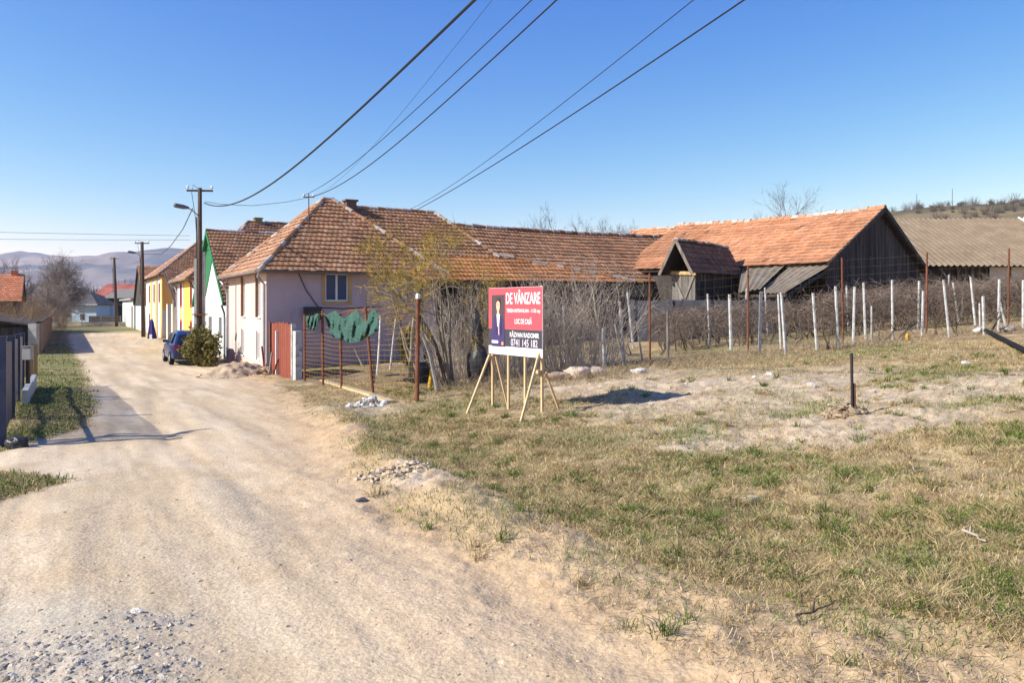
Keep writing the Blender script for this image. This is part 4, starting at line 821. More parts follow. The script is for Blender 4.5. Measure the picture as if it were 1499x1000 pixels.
for (b0, t0), (b1, t1) in zip(tops[:-1], tops[1:]):
    L = np.linalg.norm(b1-b0); m_ = max(2, int(L/.28))
    for f in np.linspace(.04, .96, 17): mb.tubes([b0+(t0-b0)*f, (b0+(t0-b0)*f+b1+(t1-b1)*f)/2-(0, 0, .02), b1+(t1-b1)*f], [.0045]*3, 3)
    for u_ in np.linspace(0, 1, m_+1)[1:-1]: q0, q1 = b0+(b1-b0)*u_, t0+(t1-t0)*u_; mb.tubes([q0+(0, 0, .05), q1], [.004]*2, 3)
mb.build('wire_mesh', M['yellowwire'], GF)
mb = MB(); mb.tubes([PL(476, 466, 6.55), PL(512, 455, 6.55), PL(545, 452, 6.55)], [.02]*3, 6); mb.build('top_rail', M['rust'], GF)
def net(label, top, bot, seed, n=70, m=26):
    rng = np.random.default_rng(seed); tx, ty = np.array(top).T; bx, by = np.array(bot).T; V = []
    for j in range(m):
        v = j/(m-1)
        for i in range(n):
            u = i/(n-1); px = tx[0]+(tx[-1]-tx[0])*u; pb = bx[0]+(bx[-1]-bx[0])*u
            y0, y1 = np.interp(px, tx, ty), np.interp(pb, bx, by); X = px*(1-v)+pb*v; Y = y0*(1-v)+y1*v
            fold = .12*math.sin(u*13+seed+2.5*v)+.035*math.sin(u*37-3*v)+.06*math.sin(u*6+6*v)+.018*math.sin(u*83+9*v)+.012*math.sin(u*29-40*v); V.append(PL(X, Y, 6.47-.05-abs(fold)*.9*(.25+v*.75)))
    idx = np.arange(n*m).reshape(m, n); Fc = np.stack([idx[:-1, :-1], idx[:-1, 1:], idx[1:, 1:], idx[1:, :-1]], -1).reshape(-1, 4)
    V = np.array(V); mb = MB(); mb.add(V, Fc); mb.add(V+np.array([*(E2*.012), 0]), Fc[:, ::-1]); return mb.build('shade_net', M['net'], None, label, 'netting', 'green nets hung on the garden fence', smooth=True)
net('large dark green shade net draped in swags over the garden fence', [(472, 458), (478, 461), (486, 456), (492, 455), (498, 463), (504, 467), (511, 461), (517, 457), (522, 453), (527, 463), (532, 468), (539, 462), (545, 453), (549, 452), (553, 462)], [(476, 466), (482, 484), (488, 494), (496, 496), (504, 498), (513, 502), (522, 501), (532, 497), (540, 492), (547, 487), (553, 484)], 3)
net('small dark green shade net bunched near the gate end of the fence', [(447, 463), (452, 462), (458, 463), (463, 459), (468, 460)], [(449, 477), (453, 482), (458, 484), (463, 481), (467, 466)], 5, 30, 14)
# leaning stakes, logs and clutter in the garden
STK = [((557, 462), (552, 548), 2.0, .035, 'pale stake leaning left of the ivy stump in the garden', 'frame_w'), ((580, 463), (571, 530), 3.0, .04, 'pale whitewashed stake behind the ivy stump', 'whitepost'), ((607, 460), (600, 510), 1.5, .06, 'thick pale stake just left of the tall rusty corner post', 'grey_wood'),
       ((617, 487), (641, 553), 1.0, .055, 'pale log leaning against the lichened tree trunk', 'grey_wood'), ((620, 470), (655, 545), 1.6, .05, 'dark log leaning behind the pale log by the lichened tree', 'dark_wood'), ((488, 496), (468, 540), 3.0, .07, 'dark slanted log behind the small green net', 'dark_wood'),
       ((519, 510), (531, 538), 3.5, .05, 'short pale stake slanting under the large green net', 'grey_wood'), ((512, 512), (498, 536), 3.6, .05, 'short grey stake leaning left under the large green net', 'grey_wood'), ((548, 530), (546, 550), .8, .05, 'short mossy stump post under the right end of the net', 'grey_wood')]
for (t, b_, dn, r, lab, m_) in STK:
    b = PL(b_[0], b_[1], 6.6+dn); z = gz(b[0], b[1]); tt = ray(t[0], t[1], b[1]); MB().tubes([np.array([b[0], b[1], z-.05]), (b+tt)/2+(.01, .02, 0), tt], [r, r*.9, r*.75], 7).build('wooden_stake', M[m_], None, lab, 'stake', 'stakes leaning in the garden')
# black barrel, yellow jug
p = PL(620, 556, 8.2); p[2] = gz(p[0], p[1]); MB().lathe(p, [(.16, -.02), (.19, .1), (.2, .35), (.18, .5), (.1, .56)], 14).build('black_drum', M['plastic'], None, 'black plastic drum by the tall rusty corner post', 'drum', smooth=False)
p = PL(629, 562, 7.8); p[2] = gz(p[0], p[1]); MB().tubes([p, p+(.05, 0, .45)], [.05, .045], 8, (.55, .33, .02)).build('yellow_pipe', M['attr'], None, 'short yellow pipe standing beside the black drum', 'pipe')
p = PL(612, 535, 9.2); p[2] = gz(p[0], p[1])+.02; MB().obox(p-(.12, 0, 0), (.3, .1, 0), (0, .04, 0), (-.05, 0, .85), (.28, .34, .42)).build('blue_grey_board', M['attr'], None, 'blue grey board propped behind the tall rusty corner post', 'board')
c = PL(700, 545, 9.0); c[2] = gz(c[0], c[1]); rng = np.random.default_rng(61); V, f = lump(c+(0, 0, .45), (.26, .24, .50), rng, k=.4, sub=3); MB().add(V, f).build('black_sheeting', M['plastic'], None, 'heap of black plastic sheeting in the shrubs left of the sale sign', 'sheeting', smooth=True)
V, f = lump(c+(0, .2, 1.2), (.14, .14, .55), rng, k=.4, sub=3); MB().add(V, f).build('black_sheeting', M['plastic'], None, 'narrow black plastic sheet caught on branches above the black heap', 'sheeting', smooth=True)
def ring(mb, c, prof, ax, k=28, col=(1, 1, 1)):
    c = np.asarray(c, float); ax = np.asarray(ax, float); ax /= np.linalg.norm(ax); u = unit(np.cross(ax, (0, 0, 1.))); v = np.cross(ax, u); an = np.arange(k)*2*np.pi/k; m = len(prof)
    V = np.vstack([c+ax*h+r*(np.cos(an)[:, None]*u+np.sin(an)[:, None]*v) for r, h in prof]); mb.add(V, [(i*k+j, i*k+(j+1) % k, (i+1)*k+(j+1) % k, (i+1)*k+j) for i in range(m-1) for j in range(k)], col); return mb
# timber edging, brick pile, dirt mound, white rubble
mb = MB(); pts = [G(472, 558), G(512, 570), G(545, 580), G(572, 590)]
for a, b in zip(pts[:-1], pts[1:]): mb.bar(a+(0, 0, .015), b+(0, 0, .02), .17, .06)
mb.build('timber_edging', mat('yellow_formwork', (.42, .33, .18), (.52, .42, .26), 6, bump=.2), None, 'yellowish timber edging board on the ground along the garden fence', 'board')
def pile(name, label, cat, c, rx, ry, h, n, size, cols, seed, kind=None, m='stone', box=False):
    rng = np.random.default_rng(seed); mb = MB(); c = np.asarray(c, float)
    for i in range(n):
        a = rng.random()*6.283; r = rng.random()**.5; x, y = c[0]+rx*r*math.cos(a), c[1]+ry*r*math.sin(a); z = float(terr(x, y))+h*(1-r)*rng.random()+size*.15; s = size*(.4+.9*rng.random()); col = np.array(cols[rng.integers(len(cols))])*(.8+.4*rng.random())
        if box: d1 = unit(rng.normal(0, 1, 3)*(1, 1, .4)); d2 = unit(np.cross(d1, (0, 0, 1.)+rng.normal(0, .3, 3))); d3 = np.cross(d1, d2); mb.obox(np.array([x, y, z])-d1*s, d1*2*s, d2*s, d3*s*.5, col)
        else:
            V, f = lump((0, 0, 0), np.array([s, s*(.7+.4*rng.random()), s*(.4+.4*rng.random())]), rng, k=.3, sub=1); mb.add(V*(.72+.5*rng.random((len(V), 1)))+(x, y, z), f, col)
    return mb.build(name, M[m], None, label, cat, kind=kind)
pile('rubble_pile', 'small pile of white rubble at the corner of the garden fence', 'rubble', G(540, 597), .42, .4, .22, 90, .06, [(.62, .60, .57), (.5, .48, .45), (.42, .38, .33)], 1)
pile('brick_pile', 'heap of broken bricks and timber at the pink house corner', 'rubble', PL(387, 546, 6.2), .35, .6, .32, 60, .075, [(.50, .30, .18), (.55, .40, .26), (.20, .12, .08), (.6, .5, .35)], 2, box=True)
for i, (px, t) in enumerate([(388, -.25), (394, .12), (399, .3)]):
    p = PL(px, 546, 6.3); p[2] = gz(p[0], p[1]); MB().bar(p, p+np.array([t*.6, .1, 1.0-.2*i]), .07, .05).build('scrap_board', M['red_wood'] if i != 1 else M['grey_wood'], None, ['red brown scrap board propped at the pink house corner', 'grey scrap board standing beside the red gate', 'short red board leaning on the red gate'][i], 'board')
def mound(name, label, c, rx, ry, h, col, col2, seed):
    g_ = np.linspace(-1.15, 1.15, 70); U_, V_ = np.meshgrid(g_, g_); r_ = np.hypot(U_, V_)*(1+.5*(fbm(U_*2+seed, V_*2, seed, 3)-.5)); X = c[0]+U_*rx; Y = c[1]+V_*ry; hh = h*sstep(1.0, .15, r_) if False else h*(1-sstep(.1, 1.0, r_))
    Z = base_z(X, Y)-.06+hh*(.7+.6*fbm(X*2.2, Y*2.2, seed, 4))+.22*(fbm(X*5, Y*5, seed+1, 4)-.45)*(1-sstep(.7, 1.05, r_)); t = fbm(X*4, Y*4, seed, 3)[..., None]; idx = np.arange(70*70).reshape(70, 70)
    MB().add(np.stack([X, Y, Z], -1).reshape(-1, 3), np.stack([idx[:-1, :-1], idx[:-1, 1:], idx[1:, 1:], idx[1:, :-1]], -1).reshape(-1, 4), (np.array(col)*(1-t)+np.array(col2)*t).reshape(-1, 3)).build(name, M['stone'], None, label, 'earth', smooth=True)
mound('dirt_mound', 'low mound of dug earth in front of the pink and white houses', PL(350, 541, 5.5), 1.5, 3.2, .42, (.34, .25, .15), (.50, .39, .26), 3)
pile('bank_rubble', 'broken pale clods on the road bank left of the grass', 'rubble', G(575, 690), .42, .25, .05, 70, .036, [(.46, .36, .25), (.50, .41, .30)], 4)
pile('post_mound', 'little heap of dug earth at the foot of the short black rod', 'earth', G(1236, 606), .30, .22, .16, 150, .05, [(.24, .17, .10), (.30, .22, .14), (.33, .25, .16)], 5)
p = G(1248, 606); t = ray(1246.5, 517, p[1]); ROOT = thing('iron_rod', 'short black iron rod standing in the rubble ground', 'rod', p)
MB().bar(p-(0, 0, .1), t, .028, .028).build('rod', M['wire'], ROOT); MB().bar(p-(-.035, 0, .1), p+(t-p)*.5+np.array([.035, 0, 0]), .02, .02).build('side_strip', M['rust'], ROOT)
pile('mound_clods', 'clods and broken stones strewn over the low earth mound', 'rubble', PL(350, 541, 5.5), 1.3, 2.6, .30, 130, .06, [(.44, .34, .22), (.36, .27, .17), (.5, .42, .32)], 7, kind='stuff')
# pale sack and loose stones
c = G(848, 553); rng = np.random.default_rng(64); mb = MB(); V, f = lump(c+(0, 0, .13), (.30, .22, .17), rng, k=.3, sub=3); mb.add(V, f, (.62, .50, .38)); V, f = lump(c+(.42, .05, .12), (.26, .17, .13), rng, k=.35, sub=3); mb.add(V, f, (.56, .46, .36)); V, f = lump(c+(-.5, -.05, .06), (.34, .16, .07), rng, k=.35, sub=3); mb.add(V, f, (.36, .26, .20))
mb.build('canvas_sack', M['cloth'], None, 'rumpled pale canvas sack lying before the shrubs right of the sign', 'sack', smooth=True)
for i, (px, py, s, lab, c) in enumerate([(934, 547, .16, 'white stone below the leaning stake and first rusty post', (.6, .58, .54)), (1125, 549, .09, 'small white stone in the pale rubble field', (.72, .71, .69)), (1190, 567, .10, 'pale stone left of the short black rod', (.6, .56, .5)), (1105, 557, .08, 'small pale stone on the rubble near the white stone', (.55, .5, .44)),
        (1415, 532, .10, 'pale flat stone in the grass below the vineyard', (.6, .55, .48)), (1474, 485, .26, 'flat grey stone at the foot of the slanting white stake', (.42, .38, .34)), (1100, 731, .07, 'lone pale stone in the dry grass', (.6, .52, .44)), (200, 897, .035, 'pale stone at the top of the gravel patch', (.62, .56, .5)), (528, 735, .05, 'dark curled scrap lying on the road', (.07, .07, .09))]):
    p = G(px, py); V, f = lump((0, 0, 0), (s, s*.7, s*.45), np.random.default_rng(200+i), k=.5, sub=2); MB().add(V+np.array([p[0], p[1], float(terr(p[0], p[1]))+s*.2]), f, c).build('loose_stone' if i != 8 else 'scrap', M['stone'], None, lab, 'stone' if i != 8 else 'scrap')
p = G(1328, 498); ROOT = MB().lathe(p, [(.05, 0), (.055, .02), (.055, .12), (.025, .17), (.02, .2)], 12, col=(.75, .42, .02)).build('yellow_jug', M['attr'], None, 'small yellow plastic jug in the vineyard grass', 'jug'); ring(MB(), p+(.06, 0, .12), [(.03, -.009), (.04, 0), (.03, .009), (.024, 0), (.03, -.009)], (0, 1, .01), 12, (.7, .4, .02)).build('handle', M['attr'], ROOT)
for i, (a, b, lab) in enumerate([((1322, 698), (1356, 693), 'pale dry stick lying in the grass'), ((1413, 784), (1441, 801), 'dry stick in the grass near the right edge'), ((1170, 925), (1225, 890), 'thin dark twig on the dirt edge at the lower right')]):
    p, q = G(*a), G(*b); h = .02; rs = np.random.default_rng(i); pts = [p+(q-p)*t+rs.normal(0, .02, 3)*(1, 1, .3)+(0, 0, h+.02) for t in np.linspace(0, 1, 6)]
    mb = MB().tubes(pts, np.linspace(.014, .006, 6)*(1 if i < 2 else .55), 6, (.40, .33, .24) if i < 2 else (.09, .06, .045)); mb.tubes([pts[2], pts[2]+(pts[3]-pts[2])*.6+np.array([.03, .1, .03])], [.007, .003], 4, (.5, .42, .33) if i < 2 else (.09, .06, .045)); mb.build('dry_stick', M['bark'], None, lab, 'stick')
# black pipe with a white sleeve at its end
p, q = G(1441, 488), G(1560, 553); d_ = (q-p)/np.linalg.norm(q-p); ROOT = thing('black_pipe', 'long black pipe with white sleeve lying on the grass at right', 'pipe', p)
N_ = 14; pts = [p+(q-p)*t+np.array([0, 0, .10]) for t in np.linspace(0, 1, N_)]; pts = [np.array([v[0], v[1], gz(v[0], v[1])+.10]) for v in pts]; MB().tubes(pts, [.06]*N_, 10).build('pipe', M['rubber'], ROOT, smooth=True)
w = ray(1424, 485, p[1]+.1); MB().tubes([w-(.0, 0, 0), (pts[0]+w)/2+(0, 0, .015), pts[0]+(0, 0, .0)], [.055, .085, .072], 10, (.74, .72, .72)).build('sleeve', M['cloth'], ROOT, smooth=True)
# ================================================================== vineyard fence of rusty poles
VF = thing('vineyard_fence', 'tall rusty pole fence with thin wire mesh in front of the vineyard', 'fence', G(1095, 518))
rp = [((951, 400), (951.5, 537)), ((1095, 388), (1095, 518)), ((1232.5, 377), (1234.5, 502)), ((1357, 369), (1356, 491)), ((1477, 363), (1476, 477)), ((1600, 352), (1598, 466))]
tops = []
for t, b in rp:
    p = G(*b); tt = ray(*t, p[1]); tops.append((p, tt)); MB().tubes([p-(0, 0, .2), tt], [.03, .028], 8).build('post', M['rust'], VF)
gpost = PL(610.5, 580, 6.55); gpost[2] = gz(gpost[0], gpost[1]); tops = [(gpost, gpost+(0, 0, 2.1))]+tops
mb = MB()
for (b0, t0), (b1, t1) in zip(tops[:-1], tops[1:]):
    L = np.linalg.norm(b1-b0); m_ = int(L/.3)
    for f in np.linspace(.05, .97, 11): mb.tubes([b0+(t0-b0)*f, (b0+(t0-b0)*f+b1+(t1-b1)*f)/2-(0, 0, .015), b1+(t1-b1)*f], [.0022]*3, 3)
    for u_ in np.linspace(0, 1, m_+1)[1:-1]: q0, q1 = b0+(b1-b0)*u_, t0+(t1-t0)*u_; mb.tubes([q0+(0, 0, .05), q1], [.0018]*2, 3)
mb.build('wire_mesh', M['steelwire'], VF)
POSTS = [((824.5, 448), (827, 531), .04), ((883, 481), (885, 540), .075), ((900, 474), (914.5, 542), .035), ((907, 441), (914, 533), .055), ((918, 427), (927, 510), .055), ((910, 432), (908, 486), .045), ((931, 470), (941.5, 534), .04), ((951, 440), (952, 510), .045), ((977, 456), (978, 530), .055),
         ((1036, 430), (1039.6, 506), .06), ((1058, 428), (1058.5, 469), .05), ((1068, 431), (1070.5, 513), .075), ((1093, 422), (1090, 490), .05), ((1114, 429), (1112, 516), .068), ((1119.6, 421), (1123.6, 490), .055), ((1124, 426), (1130, 476), .045), ((1139, 430), (1143, 510), .05), ((1143.6, 428), (1150, 517.6), .06),
         ((1171, 429), (1170, 457), .055), ((1190, 429), (1196, 513), .058), ((1223, 419), (1227, 509.6), .058), ((1239, 418), (1242, 484), .055), ((1251, 420), (1249, 503), .06), ((1264, 413.6), (1267, 498), .06), ((1263, 444), (1263, 484), .045), ((1276, 448), (1276, 498), .05), ((1306, 409.6), (1307, 498), .055),
         ((1345.6, 411), (1344, 482), .06), ((1351.5, 426), (1350, 492), .06), ((1381, 409.6), (1389.6, 494), .05), ((1389, 402), (1389.6, 460), .06), ((1395, 414), (1404, 474), .055), ((1410, 428), (1407, 474), .035), ((1421, 405), (1428, 476), .065), ((1434, 444), (1435, 484), .045), ((1439, 433.6), (1441, 489), .065),
         ((1463, 409), (1461.6, 484), .06), ((1462, 436), (1473.6, 482), .05), ((1469.6, 421), (1469.6, 460), .06), ((1498, 410), (1498, 482), .065)]
ORD = 'first second third fourth fifth sixth seventh eighth ninth tenth eleventh'.split()
RX = [951, 1095, 1233, 1357, 1476]; cnt = {}
for i, (t, b, r) in enumerate(POSTS):
    k = sum(x < t[0] for x in RX); cnt[k] = cnt.get(k, 0)+1; lean = b[0]-t[0]
    look = ('thin ' if r < .042 else 'stout ' if r > .066 else '')+('grey' if i in (1, 2, 8, 32, 18) else 'white')+(' leaning' if abs(lean) > 6.5 else '')+(' short' if b[1]-t[1] < 45 else '')
    if k == 0: lab = f'{look} vineyard post, {ORD[cnt[k]-1]} from the left before the leftmost full rusty pole'
    elif t[0] > 1520: lab = f'{look} vineyard post just beyond the right edge'
    else: lab = f'{look} vineyard post, {ORD[cnt[k]-1]} right of the {ORD[k-1]} rusty pole from the left'
    p = G(*b); p[2] = gz(p[0], p[1]); tt = ray(*t, p[1]); a = r*1.12
    tv = unit(tt-p); ux = unit(np.cross(tv, (0, 1., .1))); uy = np.cross(ux, tv); ang = (i*1.7) % .8-.4; ca, sa_ = math.cos(ang), math.sin(ang); A_ = ux*ca+uy*sa_; B_ = uy*ca-ux*sa_
    mb = MB(); h0 = -.15; Lp = np.linalg.norm(tt-p); rows = []
    oct_ = [(1, .6), (.6, 1), (-.6, 1), (-1, .6), (-1, -.6), (-.6, -1), (.6, -1), (1, -.6)]; K = 7
    for j in range(K):
        f = j/(K-1); c = p+tv*(h0+(Lp-h0)*f); w = a*.5*(1.08-.16*f); rows.append([c+A_*w*x+B_*w*y for x, y in oct_])
    V = np.array(rows).reshape(-1, 3); n = 8; F_ = [(j*n+q, j*n+(q+1) % n, (j+1)*n+(q+1) % n, (j+1)*n+q) for j in range(K-1) for q in range(n)]+[tuple(range(n))[::-1], tuple(range((K-1)*n, K*n))]
    mb.add(V, F_); mb.build('vineyard_post', M['grey_wood'] if i in (2, 32, 6, 8) else M['whitepost'], None, lab, 'post', 'posts standing in the vineyard')
# vines: near single plants, and the tangle behind that nobody could count
VINE = [(1052, 503, 'bare gnarled vine just left of the widest stout white post'), (1083, 507, 'bare gnarled vine just left of the second rusty pole'), (965, 520, 'bare vine between the first rusty pole and the grey post'), (925, 522, 'bare vine among the leaning white posts'), (1166, 508, 'bare vine right of the paired leaning white posts'),
        (1012, 512, 'bare vine midway between the grey post and white post under the granary'), (1322, 496, 'bare vine above the small yellow jug'), (1402, 492, 'dark crooked vine under the slanting white posts'), (1370, 492, 'bare vine right of the fourth rusty pole'), (1292, 500, 'bare vine left of the single straight white post'), (1212, 512, 'bare vine just left of the third rusty pole'), (1450, 490, 'bare vine left of the last rusty pole')]
for i, (px, py, lab) in enumerate(VINE):
    c = G(px, py); rng = np.random.default_rng(300+i); root = thing('grapevine', lab, 'vine', c, 'single vines at the front of the vineyard')
    P, R = grow(c[None]+rng.normal(0, .04, (2, 3))*(1, 1, 0)-(0, 0, .05), np.c_[rng.normal(0, .35, (2, 2)), np.ones(2)], .75, .028, 7, .22, .1, rng, .5); MB().tubes(P, R, 6, (.10, .075, .055)).build('trunk', M['bark'], root)
    p, r = spawn(P, R, 9, .5, .9, .7, .6, 7, .3, .05, rng); mb = MB().tubes(p, r, 4, (.13, .10, .075)); p2, r2 = spawn(p, r, 60, .1, .8, .5, .6, 5, .28, .02, rng); mb.tubes(p2, r2, 3, jit((.17, .125, .09), 60, rng), cap=False); mb.build('canes', M['bark'], root)
rng = np.random.default_rng(330); n = 17000
px = np.concatenate([rng.uniform(1195, 1640, int(n*.76)), rng.uniform(955, 1200, n-int(n*.76))]); row = rng.integers(0, 5, n)
yb = 25.6+(px-1100)/400*1.6+row*1.55+rng.normal(0, .25, n)+np.where(px < 1200, 1.2, .6); X = (px-CX)/F*yb; gzv = base_z(X, yb)
hh = np.where(px < 1195, .95, 1.08)*(.75+.45*fbm(X*1.1, yb*.7+row*7, 5, 3)); zc = gzv+.30+hh*rng.random(n)**.8
st = np.c_[X, yb, zc]; d0 = rng.normal(0, 1, (n, 3))*np.array([1.2, .6, .55])
P, R = grow(st, d0, rng.uniform(.25, .8, n), rng.uniform(.004, .0095, n), 5, .35, -.06, rng, .4)
mb = MB().tubes(P, R, 3, jit((.175, .135, .105), n, rng, .5), cap=False)
nt = 260; pxt = rng.uniform(960, 1600, nt); yt = 25.8+(pxt-1100)/400*1.6+rng.integers(0, 5, nt)*1.55; Xt = (pxt-CX)/F*yt; P, R = grow(np.c_[Xt, yt, base_z(Xt, yt)-.05], np.c_[rng.normal(0, .3, (nt, 2)), np.ones(nt)], 1.0, .025, 6, .2, .1, rng, .5); mb.tubes(P, R, 5, (.10, .08, .06))
mb.build('vine_thicket', M['bark'], None, 'tangled mass of bare vines filling the vineyard behind the posts', 'vines', kind='stuff')
# dry weeds at the fence foot
rng = np.random.default_rng(340); n = 5200; px = rng.uniform(640, 1530, n); py = np.interp(px, [640, 820, 890, 950, 1100, 1234, 1360, 1480, 1530], [572, 556, 552, 540, 522, 506, 495, 482, 478])+rng.normal(0, 4, n)
q = np.array([G(a, 448+max(14, b-448)) for a, b in zip(px[::4], py[::4])]); q = np.repeat(q, 4, 0)[:n]+rng.normal(0, .18, (n, 3))*(1, 1, 0); q[:, 2] = base_z(q[:, 0], q[:, 1])-.03
P, R = grow(q, np.c_[rng.normal(0, .6, (n, 2)), np.ones(n)], rng.uniform(.12, .45, n), .004, 4, .15, -.1, rng, .6); MB().tubes(P, R, 3, jit((.36, .28, .17), n, rng, .4), cap=False).build('dry_weeds', M['bark'], None, 'dry weeds along the foot of the vineyard fence', 'weeds', kind='stuff')

# ================================================================== the sale sign
hR, hL = 13.4, 14.82
BR, BL, TR, TL = ray(794, 524.6, hR), ray(715.6, 517, hL), ray(795.5, 418.6, hR), ray(716.2, 422.4, hL)
uS = unit((BR-BL)*(1, 1, 0)); nS = np.array([-uS[1]*-1, -uS[0], 0]); nS = np.array([uS[1], -uS[0], 0]);  nS = nS if np.dot(nS, -BL) > 0 else -nS
SW = np.linalg.norm((BR-BL)[:2]); zb, zt = (BR[2]+BL[2])/2, (TR[2]+TL[2])/2; SH = zt-zb; O = np.array([BL[0], BL[1], zb])
ROOT = thing('sale_sign', 'red, black and white for sale sign with printed text and portrait on timber legs', 'sign', [*(O+uS*SW/2)[:2], gz(*(O+uS*SW/2)[:2])])
def S(u, v, d=0): return O+uS*(u*SW)+np.array([0, 0, v*SH])+nS*d
INK = dict(red=ink('sign_red', (.72, .075, .095)), dark=ink('sign_charcoal', (.045, .045, .06)), white=ink('sign_white', (.80, .78, .78)), suit=ink('suit_navy', (.045, .035, .12)), suit2=ink('suit_dark', (.028, .022, .075)), skin=ink('printed_skin', (.66, .40, .28)), tie=ink('tie', (.50, .34, .48)), back=ink('photo_back', (.07, .05, .06)), hair=ink('hair', (.06, .035, .025)), pinkt=ink('pale_red', (.75, .50, .50)), lilact=ink('pale_lilac', (.70, .62, .74)), orange=ink('orange_mark', (.72, .30, .12)))
MB().obox(S(0, 0, -.012), uS*SW, (0, 0, SH), nS*.012).build('board', INK['white'], ROOT)
def flat(name, pts, m, d, th=.002):
    return MB().prism([S(u, v, d) for u, v in pts], nS*th).build(name, INK[m], ROOT)
def rect(name, u0, v0, u1, v1, m, d): return flat(name, [(u0, v0), (u1, v0), (u1, v1), (u0, v1)], m, d)
rect('red_panel', .003, .385, .997, .997, 'red', .001); rect('charcoal_panel', .003, .125, .997, .383, 'dark', .001)
rect('portrait', .065, .115, .325, .895, 'back', .004)
flat('portrait_suit', [(.07, .118), (.32, .118), (.318, .30), (.30, .50), (.27, .575), (.215, .61), (.16, .60), (.115, .555), (.09, .42), (.07, .30)], 'suit', .0075)
flat('portrait_lapel', [(.15, .30), (.20, .30), (.178, .60), (.155, .58)], 'suit2', .0105); flat('portrait_lapel', [(.235, .28), (.275, .34), (.25, .585), (.215, .61)], 'suit2', .0105)
flat('portrait_shirt', [(.185, .42), (.222, .40), (.235, .60), (.20, .62), (.172, .60)], 'white', .0125); flat('portrait_tie', [(.205, .30), (.228, .28), (.222, .55), (.205, .57), (.196, .55)], 'tie', .0145)
th_ = np.linspace(0, 2*np.pi, 20, endpoint=False)
flat('portrait_neck', [(.178, .60), (.222, .60), (.22, .67), (.182, .67)], 'skin', .0125); flat('portrait_face', [(.201+.036*math.cos(a), .735+.088*math.sin(a)*(1.0 if math.sin(a) > 0 else 1.1)) for a in th_], 'skin', .0145)
flat('portrait_hair', [(.163, .755), (.168, .775), (.185, .80), (.217, .80), (.234, .775), (.238, .755), (.236, .825), (.215, .852), (.185, .85), (.166, .825)], 'hair', .0165)
flat('portrait_eyes', [(.181, .746), (.195, .746), (.195, .754), (.181, .754)], 'hair', .0165); flat('portrait_eyes', [(.207, .746), (.221, .746), (.221, .754), (.207, .754)], 'hair', .0165); flat('portrait_mouth', [(.188, .685), (.214, .685), (.212, .693), (.19, .693)], 'tie', .0165)
rect('portrait_logo', .075, .165, .20, .205, 'white', .0125); rect('portrait_logo', .265, .14, .305, .19, 'orange', .0125)
def text(s, u0, u1, v0, v1, m, d=.0035, bold=0.0):
    cu = bpy.data.curves.new('lettering', 'FONT'); cu.body = s; cu.offset = bold; cu.resolution_u = 3
    o = bpy.data.objects.new('tmp', cu); COL.objects.link(o); bpy.context.view_layer.update()
    me = bpy.data.meshes.new_from_object(o.evaluated_get(bpy.context.evaluated_depsgraph_get())); bpy.data.objects.remove(o)
    V = np.zeros(len(me.vertices)*3); me.vertices.foreach_get('co', V); V = V.reshape(-1, 3); lo, hi = V.min(0), V.max(0); q = (V-lo)/(hi-lo+1e-9)
    W_ = O+np.outer((u0+(u1-u0)*q[:, 0])*SW, uS)+np.outer((v0+(v1-v0)*q[:, 1])*SH, (0, 0, 1.))+nS*d
    fs = [tuple(p.vertices) for p in me.polygons]; bpy.data.meshes.remove(me)
    MB().add(W_, fs).build('lettering', INK[m], ROOT)
text('DE VÂNZARE', .345, .965, .755, .965, 'white', bold=.012)
text('TEREN INTRAVILAN - 1150 mp', .355, .965, .615, .685, 'white', bold=.012); text('LOC DE CASĂ', .51, .82, .465, .565, 'white', bold=.012)
text('RĂZVAN RADOMIR', .42, .945, .27, .365, 'white', bold=.012); text('0741 145 182', .44, .92, .14, .245, 'lilact', bold=.004)
text('terenuri si case de vânzare', .42, .90, .045, .075, 'pinkt')
zg = lambda p: gz(p[0], p[1])
def leg(u, v_top, d=-.035): 
    p = S(u, 0, d); p[2] = zg(p)-.15; t = S(u, v_top, d); MB().obox(p-uS*.022-nS*.018, uS*.044, nS*.034, (0, 0, t[2]-p[2])).build('leg', M['new_wood'], ROOT)
for u, v in ((.045, .97), (.36, .95), (.67, .95), (.965, 1.01)): leg(u, v)
mb = MB()
for v in (.12, .90): mb.obox(S(.0, v, -.054-.035), uS*SW, nS*.034, (0, 0, .05))
mb.build('batten', M['new_wood'], ROOT)
def brace(t, b, w=.05):
    MB().bar(t, b, w, .03, up=nS).build('brace', M['new_wood'], ROOT)
def gp2(px, py): p = G(px, py); p[2] -= .05; return p
f1 = gp2(682, 606); brace(S(.035, -.02, .02), f1); f2 = gp2(761, 619); tR = S(.955, .02, .03); brace(f2+(tR-f2)*1.22, f2)
b1 = gp2(744, 597); brace(S(.06, -.05, -.08), b1); b2 = gp2(819, 598); brace(S(.985, -.2, -.08), b2)
MB().obox(S(.935, -.22, -.01), uS*.07, nS*.07, (0, 0, .06)).build('splice_block', M['new_wood'], ROOT)

